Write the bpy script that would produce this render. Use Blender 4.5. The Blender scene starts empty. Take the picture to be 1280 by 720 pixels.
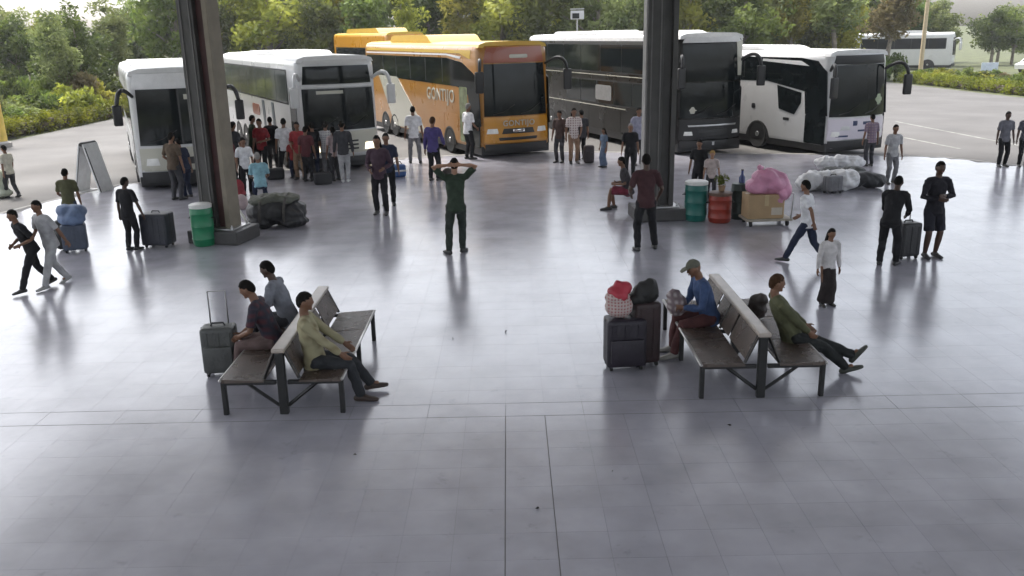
import bpy, bmesh, math, random
import numpy as np
from mathutils import Vector, Matrix
random.seed(7); rng = np.random.default_rng(7)
R = math.radians
S = bpy.context.scene
COL = S.collection

# ------------------------------------------------------------------ camera, sky, sun, exposure
CAM_H, FPX, PITCH, ROLL = 4.13, 1100.0, R(16.2), R(-1.14)
cd = bpy.data.cameras.new('camera'); cam = bpy.data.objects.new('camera', cd); COL.objects.link(cam)
cd.sensor_width = 36; cd.lens = FPX/1280*36; cd.clip_start = .1; cd.clip_end = 3000
cam.matrix_world = (Matrix.Translation((0, 0, CAM_H)) @ Matrix.Rotation(R(90)-PITCH, 4, 'X') @ Matrix.Rotation(ROLL, 4, 'Z'))
S.camera = cam
SUN_AZ, SUN_EL = R(-38), R(60)           # azimuth clockwise from +Y: beyond the coaches, a little left, behind thin cloud
W = bpy.data.worlds.new('World'); S.world = W; W.use_nodes = True
wn = W.node_tree; bg = wn.nodes['Background']
sky = wn.nodes.new('ShaderNodeTexSky'); sky.sky_type = 'NISHITA'; sky.sun_disc = False
sky.sun_elevation = SUN_EL; sky.sun_rotation = SUN_AZ; sky.air_density = 1.0; sky.dust_density = 4.0; sky.ozone_density = 1.0
hz = wn.nodes.new('ShaderNodeHueSaturation'); hz.inputs['Saturation'].default_value = .35      # bright hazy, nearly white sky
wn.links.new(sky.outputs[0], hz.inputs['Color']); wn.links.new(hz.outputs[0], bg.inputs[0]); bg.inputs[1].default_value = .15
sd = bpy.data.lights.new('sun', 'SUN'); sd.energy = 1.3; sd.angle = R(12); sd.color = (1, .96, .89)
sun = bpy.data.objects.new('sun', sd); COL.objects.link(sun)
sv = Vector((math.sin(SUN_AZ)*math.cos(SUN_EL), math.cos(SUN_AZ)*math.cos(SUN_EL), math.sin(SUN_EL)))
sun.rotation_mode = 'QUATERNION'; sun.rotation_quaternion = sv.to_track_quat('Z', 'Y'); sun.location = (0, 0, 30)
S.view_settings.view_transform = 'Standard'; S.view_settings.look = 'None'
S.view_settings.gamma = 1; S.view_settings.exposure = 1.68; S.view_settings.use_curve_mapping = False

def unproj(px, py, z=0.0):
    """photo pixel -> point of the horizontal plane at height z"""
    a, b = px-640, py-360
    u = a*math.cos(ROLL)+b*math.sin(ROLL); v = -a*math.sin(ROLL)+b*math.cos(ROLL)
    dy = FPX*math.cos(PITCH)-v*math.sin(PITCH); dz = -FPX*math.sin(PITCH)-v*math.cos(PITCH)
    t = (z-CAM_H)/dz
    return u*t, dy*t
def proj_y(X, Y, Z):
    z = Z-CAM_H
    fw = Y*math.cos(PITCH)-z*math.sin(PITCH); up = Y*math.sin(PITCH)+z*math.cos(PITCH)
    return 360+FPX*X/fw*math.sin(ROLL)-FPX*up/fw*math.cos(ROLL)
def height_at(px, py, head, z=0):
    X, Y = unproj(px, py, z); lo, hi = z, 8
    for _ in range(40):
        m = (lo+hi)/2
        if proj_y(X, Y, m) > head: lo = m
        else: hi = m
    return m-z

# ------------------------------------------------------------------ materials
MATS = {}
def mat(name, col, rough=.6, metal=0, var=.12, scale=6, bump=0, bscale=40, coat=0, spec=.5, emit=None, estr=0, trans=0, objrand=0, rvar=0):
    if name in MATS: return MATS[name]
    m = bpy.data.materials.new(name); m.use_nodes = True; nt = m.node_tree; b = nt.nodes['Principled BSDF']
    N = nt.nodes.new; L = nt.links.new
    b.inputs['Roughness'].default_value = rough; b.inputs['Metallic'].default_value = metal
    b.inputs['Specular IOR Level'].default_value = spec; b.inputs['Coat Weight'].default_value = coat; b.inputs['Coat Roughness'].default_value = .08
    tc = N('ShaderNodeTexCoord')
    nz = N('ShaderNodeTexNoise'); nz.inputs['Scale'].default_value = scale; nz.inputs['Detail'].default_value = 5; L(tc.outputs['Object'], nz.inputs['Vector'])
    rp = N('ShaderNodeValToRGB'); rp.color_ramp.elements[0].position = .3; rp.color_ramp.elements[1].position = .7
    rp.color_ramp.elements[0].color = tuple(c*(1-var) for c in col)+(1,); rp.color_ramp.elements[1].color = tuple(min(1, c*(1+var)) for c in col)+(1,)
    L(nz.outputs['Fac'], rp.inputs['Fac']); out = rp.outputs['Color']
    if objrand:
        oi = N('ShaderNodeObjectInfo'); mr = N('ShaderNodeMapRange'); mr.inputs[3].default_value = 1-objrand; mr.inputs[4].default_value = 1+objrand
        L(oi.outputs['Random'], mr.inputs[0]); hs = N('ShaderNodeHueSaturation'); L(mr.outputs[0], hs.inputs['Value']); L(out, hs.inputs['Color']); out = hs.outputs['Color']
    L(out, b.inputs['Base Color'])
    if rvar:
        n3 = N('ShaderNodeTexNoise'); n3.inputs['Scale'].default_value = scale*.6; n3.inputs['Detail'].default_value = 4; L(tc.outputs['Object'], n3.inputs['Vector'])
        m3 = N('ShaderNodeMapRange'); m3.inputs[1].default_value = .3; m3.inputs[2].default_value = .7; m3.inputs[3].default_value = rough-rvar; m3.inputs[4].default_value = rough+rvar
        L(n3.outputs['Fac'], m3.inputs[0]); L(m3.outputs[0], b.inputs['Roughness'])
    if bump:
        n2 = N('ShaderNodeTexNoise'); n2.inputs['Scale'].default_value = bscale; n2.inputs['Detail'].default_value = 4; L(tc.outputs['Object'], n2.inputs['Vector'])
        bp = N('ShaderNodeBump'); bp.inputs['Strength'].default_value = bump; bp.inputs['Distance'].default_value = .02
        L(n2.outputs['Fac'], bp.inputs['Height']); L(bp.outputs[0], b.inputs['Normal'])
    if emit: b.inputs['Emission Color'].default_value = emit+(1,); b.inputs['Emission Strength'].default_value = estr
    MATS[name] = m; return m
def cloth(col):
    if not isinstance(col[0], tuple): return plain_cloth(col)
    a, b, sc = col; nm = 'check_%d_%d' % (int(a[0]*1000), int(b[2]*1000))       # woven check in two colours
    if nm in MATS: return MATS[nm]
    m = bpy.data.materials.new(nm); m.use_nodes = True; nt = m.node_tree; N = nt.nodes.new; L = nt.links.new; bs = nt.nodes['Principled BSDF']; bs.inputs['Roughness'].default_value = .85
    tc = N('ShaderNodeTexCoord'); mx = N('ShaderNodeMix'); mx.data_type = 'RGBA'; ad = N('ShaderNodeMath'); ad.operation = 'MULTIPLY'
    for i, dr in enumerate(('X', 'Z')):
        w = N('ShaderNodeTexWave'); w.bands_direction = dr; w.inputs['Scale'].default_value = sc; w.inputs['Distortion'].default_value = 1.5; L(tc.outputs['Object'], w.inputs['Vector']); L(w.outputs['Fac'], ad.inputs[i])
    L(ad.outputs[0], mx.inputs[0]); mx.inputs[6].default_value = a+(1,); mx.inputs[7].default_value = b+(1,); L(mx.outputs[2], bs.inputs['Base Color'])
    MATS[nm] = m; return m
def plain_cloth(col): return mat('cloth_%d_%d_%d' % tuple(int(c*1000) for c in col), col, .85, var=.22, scale=9, bump=.5, bscale=26, spec=.25)
def paint(name, col, rough=.3): return mat(name, col, rough, var=.03, scale=1.7, coat=.4, rvar=.05)
def foliage(name, c1, c2):
    m = bpy.data.materials.new(name); m.use_nodes = True; nt = m.node_tree; N = nt.nodes.new; L = nt.links.new
    b = nt.nodes['Principled BSDF']; b.inputs['Roughness'].default_value = .6; b.inputs['Specular IOR Level'].default_value = .3
    tc = N('ShaderNodeTexCoord'); nz = N('ShaderNodeTexNoise'); nz.inputs['Scale'].default_value = .9; nz.inputs['Detail'].default_value = 6; L(tc.outputs['Object'], nz.inputs['Vector'])
    rp = N('ShaderNodeValToRGB'); e = rp.color_ramp.elements; e[0].position = .36; e[1].position = .64; e[0].color = c1+(1,); e[1].color = c2+(1,)
    L(nz.outputs['Fac'], rp.inputs['Fac']); oi = N('ShaderNodeObjectInfo'); hs = N('ShaderNodeHueSaturation')
    mr = N('ShaderNodeMapRange'); mr.inputs[3].default_value = .75; mr.inputs[4].default_value = 1.25; L(oi.outputs['Random'], mr.inputs[0]); L(mr.outputs[0], hs.inputs['Value'])
    m2 = N('ShaderNodeMapRange'); m2.inputs[3].default_value = .48; m2.inputs[4].default_value = .515; L(oi.outputs['Random'], m2.inputs[0]); L(m2.outputs[0], hs.inputs['Hue'])
    L(rp.outputs[0], hs.inputs['Color']); L(hs.outputs[0], b.inputs['Base Color'])
    tr = N('ShaderNodeBsdfTranslucent'); L(hs.outputs[0], tr.inputs['Color']); mx = N('ShaderNodeMixShader'); mx.inputs[0].default_value = .5
    L(b.outputs[0], mx.inputs[1]); L(tr.outputs[0], mx.inputs[2]); L(mx.outputs[0], nt.nodes['Material Output'].inputs['Surface'])
    return m
def floor_mat(name, col, rough, objrand=.03):
    m = mat(name, col, rough, var=.15, scale=1.7, bump=.025, bscale=9, spec=.95, objrand=objrand, rvar=.035, coat=.12)
    m.node_tree.nodes['Principled BSDF'].inputs['Coat Roughness'].default_value = .2; m.node_tree.nodes['Principled BSDF'].inputs['Coat IOR'].default_value = 1.6
    nt = m.node_tree; ge = nt.nodes.new('ShaderNodeNewGeometry')                     # pattern runs on across the tiles
    for n in nt.nodes:
        if n.type == 'TEX_NOISE': nt.links.new(ge.outputs['Position'], n.inputs['Vector'])
    bs = nt.nodes['Principled BSDF']; src = bs.inputs['Base Color'].links[0].from_socket       # scuffs and spill marks
    sc = nt.nodes.new('ShaderNodeTexNoise'); sc.inputs['Scale'].default_value = 3.2; sc.inputs['Detail'].default_value = 9; sc.inputs['Roughness'].default_value = .72; nt.links.new(ge.outputs['Position'], sc.inputs['Vector'])
    mr = nt.nodes.new('ShaderNodeMapRange'); mr.inputs[1].default_value = .60; mr.inputs[2].default_value = .70; mr.inputs[3].default_value = 1; mr.inputs[4].default_value = .78; nt.links.new(sc.outputs['Fac'], mr.inputs[0])
    h2 = nt.nodes.new('ShaderNodeHueSaturation'); nt.links.new(src, h2.inputs['Color']); nt.links.new(mr.outputs[0], h2.inputs['Value']); nt.links.new(h2.outputs[0], bs.inputs['Base Color'])
    return m
GLASS = mat('dark_glass', (.010, .013, .014), .06, var=.3, scale=2, spec=.28)
GREYGLASS = mat('grey_side_glass', (.10, .11, .10), .1, var=.3, scale=2, spec=.6)
GREENGLASS = mat('greenish_door_glass', (.16, .19, .10), .12, var=.4, scale=4)
BLACKP = mat('black_plastic', (.015, .015, .016), .45, var=.2)
RUBBER = mat('rubber', (.018, .018, .018), .8, var=.3, scale=20)
STEEL = mat('steel', (.5, .5, .5), .35, metal=.9)
CHROME = mat('chrome', (.7, .7, .7), .15, metal=1, var=.03)
WHITE = paint('white_coach_paint', (.56, .56, .56))
OFFW = paint('cream_coach_paint', (.46, .45, .38))
ROOFW = mat('white_roof', (.70, .70, .70), .5, var=.06)
YEL = paint('yellow_coach_paint', (.50, .225, .016))
ORA = paint('orange_coach_paint', (.36, .155, .018))
ROOFY = paint('yellow_roof_paint', (.62, .40, .05), .5)
RED = paint('red_orange_header', (.30, .085, .05))
BLK = mat('black_coach_paint', (.012, .011, .010), .3, var=.1, scale=2, spec=.3, rvar=.08)
DKG = mat('dark_grey_coach_paint', (.022, .022, .023), .4, var=.1, scale=2, spec=.35)
LILAC = paint('pale_lilac_paint', (.60, .56, .62))
BLUEP = paint('navy_logo_paint', (.02, .035, .10))
LAMP = mat('headlight_lens', (.75, .75, .72), .12, spec=.7)
LAMPON = mat('lit_headlight', (.9, .85, .7), .2, emit=(1, .86, .6), estr=.7)
DARKSTEEL = mat('dark_grey_column_paint', (.055, .053, .050), .55, var=.2, scale=3, rvar=.1)
MAROON = mat('maroon_column_paint', (.06, .022, .02), .6, var=.25, scale=3)
CREAMREFL = mat('grey_edge_cream_reflection', (.19, .165, .125), .7, var=.15, scale=3)  # light grey edge member; the cream of reflected light is put into its colour

# ------------------------------------------------------------------ mesh helpers
def link(name, me, m=None, parent=None, loc=None, rot=None, smooth=False):
    o = bpy.data.objects.new(name, me); COL.objects.link(o)
    if m is not None and me is not None: me.materials.append(m)
    if parent: o.parent = parent
    if loc: o.location = loc
    if rot is not None: o.rotation_euler = rot
    if smooth and me: me.polygons.foreach_set('use_smooth', [True]*len(me.polygons))
    return o
def tag(o, label=None, cat=None, group=None, kind=None):
    for k, v in (('label', label), ('category', cat), ('group', group), ('kind', kind)):
        if v: o[k] = v
    return o
def empty(name, loc=(0, 0, 0), rz=0):
    o = bpy.data.objects.new(name, None); COL.objects.link(o); o.location = loc; o.rotation_euler = (0, 0, rz); o.empty_display_size = .2; return o
class MB:
    def __init__(s): s.bm = bmesh.new()
    def box(s, c, size, bev=0, rot=None, seg=2):
        g = bmesh.ops.create_cube(s.bm, size=1)['verts']
        M = Matrix.Translation(c) @ (rot.to_4x4() if rot else Matrix.Identity(4)) @ Matrix.Diagonal((*size, 1))
        bmesh.ops.transform(s.bm, matrix=M, verts=g)
        if bev:
            es = list({e for v in g for e in v.link_edges}); bmesh.ops.bevel(s.bm, geom=es, offset=min(bev, min(size)*.45), segments=seg, affect='EDGES', profile=.6)
        return s
    def tube(s, pts, radii, hint=(1, 0, 0), n=10, rnd=.5):
        """closed lofted tube with rounded ends; radii (rx, ry) per point; hint is the rx axis"""
        pts = [Vector(p) for p in pts]; radii = [(r, r) if not isinstance(r, (tuple, list)) else r for r in radii]
        hint = Vector(hint); k = len(pts); T = []
        for i in range(k):
            t = (pts[min(i+1, k-1)]-pts[max(i-1, 0)])
            T.append(t.normalized() if t.length > 1e-6 else Vector((0, 0, 1)))
        rings = []
        def ring(p, t, rx, ry):
            h = hint-t*hint.dot(t)
            if h.length < 1e-3: h = Vector((0, 1, 0))-t*t.y
            h.normalize(); u = t.cross(h)
            return [s.bm.verts.new(p+h*(rx*math.cos(a))+u*(ry*math.sin(a))) for a in (2*math.pi*j/n for j in range(n))]
        r0, r1 = radii[0], radii[-1]
        if rnd: rings.append(ring(pts[0]-T[0]*min(r0)*rnd, T[0], r0[0]*.6, r0[1]*.6))
        for p, t, r in zip(pts, T, radii): rings.append(ring(p, t, *r))
        if rnd: rings.append(ring(pts[-1]+T[-1]*min(r1)*rnd, T[-1], r1[0]*.6, r1[1]*.6))
        for a, b in zip(rings, rings[1:]):
            for j in range(n): s.bm.faces.new((a[j], a[(j+1) % n], b[(j+1) % n], b[j]))
        s.bm.faces.new(rings[0][::-1]); s.bm.faces.new(rings[-1])
        return s
    def ball(s, c, r, rot=None, u=14, v=10):
        g = bmesh.ops.create_uvsphere(s.bm, u_segments=u, v_segments=v, radius=1)['verts']
        r = (r, r, r) if not isinstance(r, (tuple, list)) else r
        bmesh.ops.transform(s.bm, matrix=Matrix.Translation(c) @ (rot.to_4x4() if rot else Matrix.Identity(4)) @ Matrix.Diagonal((*r, 1)), verts=g)
        return g
    def prism(s, poly, axis, a0, a1):
        """polygon in the two other axes, extruded along axis ('x','y','z') from a0 to a1"""
        def P(p, a): return {'x': (a, p[0], p[1]), 'y': (p[0], a, p[1]), 'z': (p[0], p[1], a)}[axis]
        A = [s.bm.verts.new(P(p, a0)) for p in poly]; B = [s.bm.verts.new(P(p, a1)) for p in poly]
        s.bm.faces.new(A); s.bm.faces.new(B[::-1]); n = len(poly)
        for i in range(n): s.bm.faces.new((A[i], B[i], B[(i+1) % n], A[(i+1) % n]))
        return s
    def lathe(s, prof, n=20, axis='z', c=(0, 0, 0)):
        c = Vector(c); rings = []
        for r, h in prof:
            row = []
            for j in range(n):
                a = 2*math.pi*j/n; p = (r*math.cos(a), r*math.sin(a), h)
                if axis == 'x': p = (h, p[0], p[1])
                row.append(s.bm.verts.new(c+Vector(p)))
            rings.append(row)
        for a, b in zip(rings, rings[1:]):
            for j in range(n): s.bm.faces.new((a[j], a[(j+1) % n], b[(j+1) % n], b[j]))
        s.bm.faces.new(rings[0][::-1]); s.bm.faces.new(rings[-1]); return s
    def mesh(s, name, fix=True):
        if fix: bmesh.ops.recalc_face_normals(s.bm, faces=s.bm.faces)
        me = bpy.data.meshes.new(name); s.bm.to_mesh(me); s.bm.free(); return me
    def build(s, name, m, parent=None, smooth=False, loc=None, rot=None):
        o = link(name, s.mesh(name), m, parent, loc, rot)
        if smooth: autosmooth(o.data)
        return o
def autosmooth(me, ang=40):
    bm = bmesh.new(); bm.from_mesh(me)
    for f in bm.faces: f.smooth = True
    for e in bm.edges:
        if len(e.link_faces) == 2 and e.calc_face_angle(0) > R(ang): e.smooth = False
    bm.to_mesh(me); bm.free()
def rrect(a0, a1, b0, b1, r, n=4):
    out = []
    for cx, cy, s0 in ((a1-r, b1-r, 0), (a0+r, b1-r, 90), (a0+r, b0+r, 180), (a1-r, b0+r, 270)):
        for i in range(n+1):
            t = R(s0+90*i/n); out.append((cx+r*math.cos(t), cy+r*math.sin(t)))
    return out
REMESH = []           # (object, voxel, smooth iterations, fold amplitude): evaluated together at the end
def remesh(o, voxel, it=3, fold=0):
    m = o.modifiers.new('r', 'REMESH'); m.mode = 'VOXEL'; m.voxel_size = voxel; m.use_smooth_shade = True
    q = o.modifiers.new('s', 'SMOOTH'); q.iterations = it; q.factor = .5
    REMESH.append((o, fold)); return o
TEXTS = []
def text(name, s, size, m, parent, M, depth=.006, bold=0, align='CENTER'):
    c = bpy.data.curves.new(name, 'FONT'); c.body = s; c.size = size; c.extrude = depth; c.align_x = align; c.align_y = 'CENTER'; c.offset = .004*size/.3; c.space_character = 1.12
    o = bpy.data.objects.new(name, c); COL.objects.link(o); c.materials.append(m); o.parent = parent; o.matrix_local = M
    TEXTS.append(o); return o

# ------------------------------------------------------------------ ground, roads, platform
zR = -.12
def sheet(name, poly, z, m, kind='structure'):
    me = bpy.data.meshes.new(name); me.from_pydata([(x, y, z) for x, y in poly], [], [tuple(range(len(poly)))]); me.update()
    o = link(name, me, m)
    if me.polygons[0].normal.z < 0: me.flip_normals()
    o['kind'] = kind; return o
GRASSM = mat('bank_soil_and_grass', (.075, .085, .035), .95, var=.45, scale=.8, bump=.6, bscale=8)
ASPH = mat('worn_asphalt', (.105, .10, .096), .82, var=.16, scale=.45, bump=.25, bscale=60, rvar=.08)
sheet('ground', [(-900, -300), (900, -300), (900, 1500), (-900, 1500)], zR-.03, GRASSM)
sheet('road', [(-22.6, -40), (-22.4, 39), (-22.2, 52), (-19, 62), (-12, 67), (18, 70), (29.3, 70), (30, 53), (33, 40), (36, -40)], zR, ASPH)
LINEM = mat('worn_white_line', (.22, .22, .20), .8, var=.35, scale=3)
for k, (a, b) in enumerate([((1120, 152), (1275, 182)), ((1130, 172), (1200, 186))]):
    p, q = Vector(unproj(*a, zR)), Vector(unproj(*b, zR)); d = (q-p).normalized()*.07; nrm = Vector((-d.y, d.x))
    sheet('road_marking', [p+nrm, q+nrm, q-nrm, p-nrm], zR+.004, LINEM)

EDGE = [unproj(x, y) for x, y in [(0, 266), (75, 247), (150, 230), (260, 221), (380, 210), (480, 199), (600, 192), (700, 189), (860, 191), (1036, 192), (1180, 196), (1280, 207)]]
EDGE = [(-15.3, 10.0), (-14.2, 18.5)] + EDGE + [(18.2, 22), (20, 10)]
plat = EDGE + [(20, -14), (-15.3, -14)]
FLOORM = floor_mat('polished_granite_floor', (.34, .334, .376), .21)
GROUT = mat('grout', (.13, .128, .13), .9)
mb = MB(); mb.prism(plat, 'z', -.30, -.004)
PF = mb.build('platform_floor', GROUT); PF['kind'] = 'structure'
# kerb stones along the platform edge, sunk a little below the tiles
KERB = mat('concrete_kerb', (.26, .25, .235), .75, var=.2, scale=4, bump=.2)
for (x0, y0), (x1, y1) in zip(EDGE, EDGE[1:]):
    L = math.hypot(x1-x0, y1-y0); n = max(1, round(L/1.1)); a = math.atan2(y1-y0, x1-x0)
    for i in range(n):
        t = (i+.5)/n
        MB().box((0, 0, 0), (L/n-.008, .16, .31), .012).build('kerb_stone', KERB, PF, loc=(x0+(x1-x0)*t+.06*math.sin(a), y0+(y1-y0)*t-.06*math.cos(a), -.150), rot=(0, 0, a))
# tiles: grid with one long band (y 9.07-9.43) and one cross band (x -0.10-0.34)
TX, TY, X0, Y0, Y1 = .44, .40, -.10, 9.07, 9.43
def in_poly(x, y, P):
    c = False; n = len(P)
    for i in range(n):
        (xa, ya), (xb, yb) = P[i], P[i-1]
        if (ya > y) != (yb > y) and x < (xb-xa)*(y-ya)/(yb-ya)+xa: c = not c
    return c
cx0 = sum(p[0] for p in plat)/len(plat); cy0 = sum(p[1] for p in plat)/len(plat)
rows = [(Y0-(k+1)*TY, Y0-k*TY) for k in range(58)] + [(Y0, Y1)] + [(Y1+k*TY, Y1+(k+1)*TY) for k in range(64)]
def tile_mesh(w, d, g):
    return MB().box((0, 0, -.006), (w-g, d-g, .012)).mesh('floor_tile')
protos = {}
cand = []; rest = []
for ya, yb in rows:
    band = abs(ya-Y0) < 1e-6
    w = TX*2 if band else TX
    for k in range(-40, 48):
        xa = X0+k*w
        P4 = [(xa+.02, ya+.02), (xa+w-.02, ya+.02), (xa+w-.02, yb-.02), (xa+.02, yb-.02)]
        if not all(in_poly(x, y, plat) for x, y in P4): continue
        cxm, cym = xa+w/2, (ya+yb)/2
        vis = 5.0 < cym < 11.05 and abs(cxm) < cym*.60+.25
        (cand if vis else rest).append((cxm, cym, w, yb-ya, band))
cand.sort(key=lambda c: c[1]); rest += cand[300:]; cand = cand[:300]
for x, y, w, d, bd in cand:
    key = (round(w, 3), round(d, 3), bd)
    if key not in protos: protos[key] = tile_mesh(w, d, .004 if bd else .0014); protos[key].materials.append(FLOORM)
    o = link('floor_tile', protos[key], None, PF, loc=(x, y, random.uniform(-.0004, .0002)), rot=(random.gauss(0, .00015), random.gauss(0, .00015), 0))
V = []; F = []
for x, y, w, d, bd in rest:
    g = (.004 if bd else .0014)/2; b = len(V); z = random.uniform(-.0004, .0002); tx, ty = random.gauss(0, .00015), random.gauss(0, .00015)
    for sx, sy in ((-1, -1), (1, -1), (1, 1), (-1, 1)):
        X, Y = sx*(w/2-g), sy*(d/2-g); V.append((x+X, y+Y, z+X*tx+Y*ty))
    for sx, sy in ((-1, -1), (1, -1), (1, 1), (-1, 1)): V.append((x+sx*(w/2-g), y+sy*(d/2-g), -.012))
    F += [(b, b+1, b+2, b+3)]+[(b+i, b+4+i, b+4+(i+1) % 4, b+(i+1) % 4) for i in range(4)]
me = bpy.data.meshes.new('floor_tiles'); me.from_pydata(V, [], F); me.update()
JOINT = mat('dark_joint_filler', (.09, .086, .086), .8)
for c, d in (((X0, 6.2, 0), (.008, 5.74, .008)), ((X0+TX, 6.2, 0), (.008, 5.74, .008)), ((0, Y0, 0), (15, .006, .008)), ((0, Y1, 0), (15, .005, .008))):
    MB().box((c[0], c[1], -.0033), d).build('expansion_joint', JOINT, PF)
tag(link('floor_tiles', me, floor_mat('polished_granite_floor_far', (.34, .334, .376), .21, 0), PF), kind='stuff')
# canopy over the platform (above the frame): slab, fascia and beams over the columns
COLS = [(-6.10, 18.35), (3.34, 19.75)]
CANM = mat('pale_canopy_soffit', (.68, .68, .67), .7, var=.1, scale=1)
can = empty('station_canopy', (0, 0, 11.0)); tag(can, 'broad flat pale canopy roof carried by the dark steel columns', 'canopy')
MB().box((1, 8.5, .2), (36, 49, .35), .05).build('roof_slab', CANM, can)
MB().box((1, 33.1, .15), (36.4, .12, .7), .02).build('fascia', DARKSTEEL, can)
for x, y in COLS:
    MB().box((x, y, -.18), (.5, 20, .40), .02).build('roof_beam', DARKSTEEL, can)

# ------------------------------------------------------------------ columns
def column(x, y, rz, label, cream_side):
    c = empty('column', (x, y, 0), rz); tag(c, label, 'column', 'steel columns of the canopy')
    MB().box((0, 0, .14), (1.15, .95, .28), .03).build('plinth', mat('dark_plinth', (.05, .048, .048), .5, rvar=.1), c)
    MB().box((-.17, 0, 5.55), (.34, .50, 10.54), .015).build('main_member', DARKSTEEL, c)
    MB().box((.10, .04, 5.55), (.20, .34, 10.538), .01).build('groove_strip', MAROON if cream_side else DARKSTEEL, c)
    MB().box((.255, -.02, 5.55), (.11, .44, 10.542), .012).build('edge_member', CREAMREFL if cream_side else DARKSTEEL, c)
    MB().box((-.36, -.05, 5.55), (.04, .30, 10.53), .008).build('flange', DARKSTEEL if cream_side else mat('pale_flange', (.30, .29, .28), .6), c)
    MB().box((0, 0, .295), (.86, .70, .03), .005).build('base_plate', STEEL, c)
    for sx in (-.38, .38):
        for sy in (-.30, .30): MB().lathe([(.03, .31), (.03, .345), (.016, .35), (.016, .38)], 6, 'z', (sx, sy, 0)).build('anchor_bolt', STEEL, c)
    for i in (-1, 1): MB().box((-.17+i*.1, -.262, 5.55), (.025, .02, 10.52), .004).build('rib', mat('pale_rib', (.13, .125, .12), .6), c)
    return c
column(*COLS[0], R(-14), 'dark grey steel column with a maroon groove and grey edge coloured cream for reflected light', True)
column(*COLS[1], R(4), 'dark grey ribbed steel column with a pale left flange', False)

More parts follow.
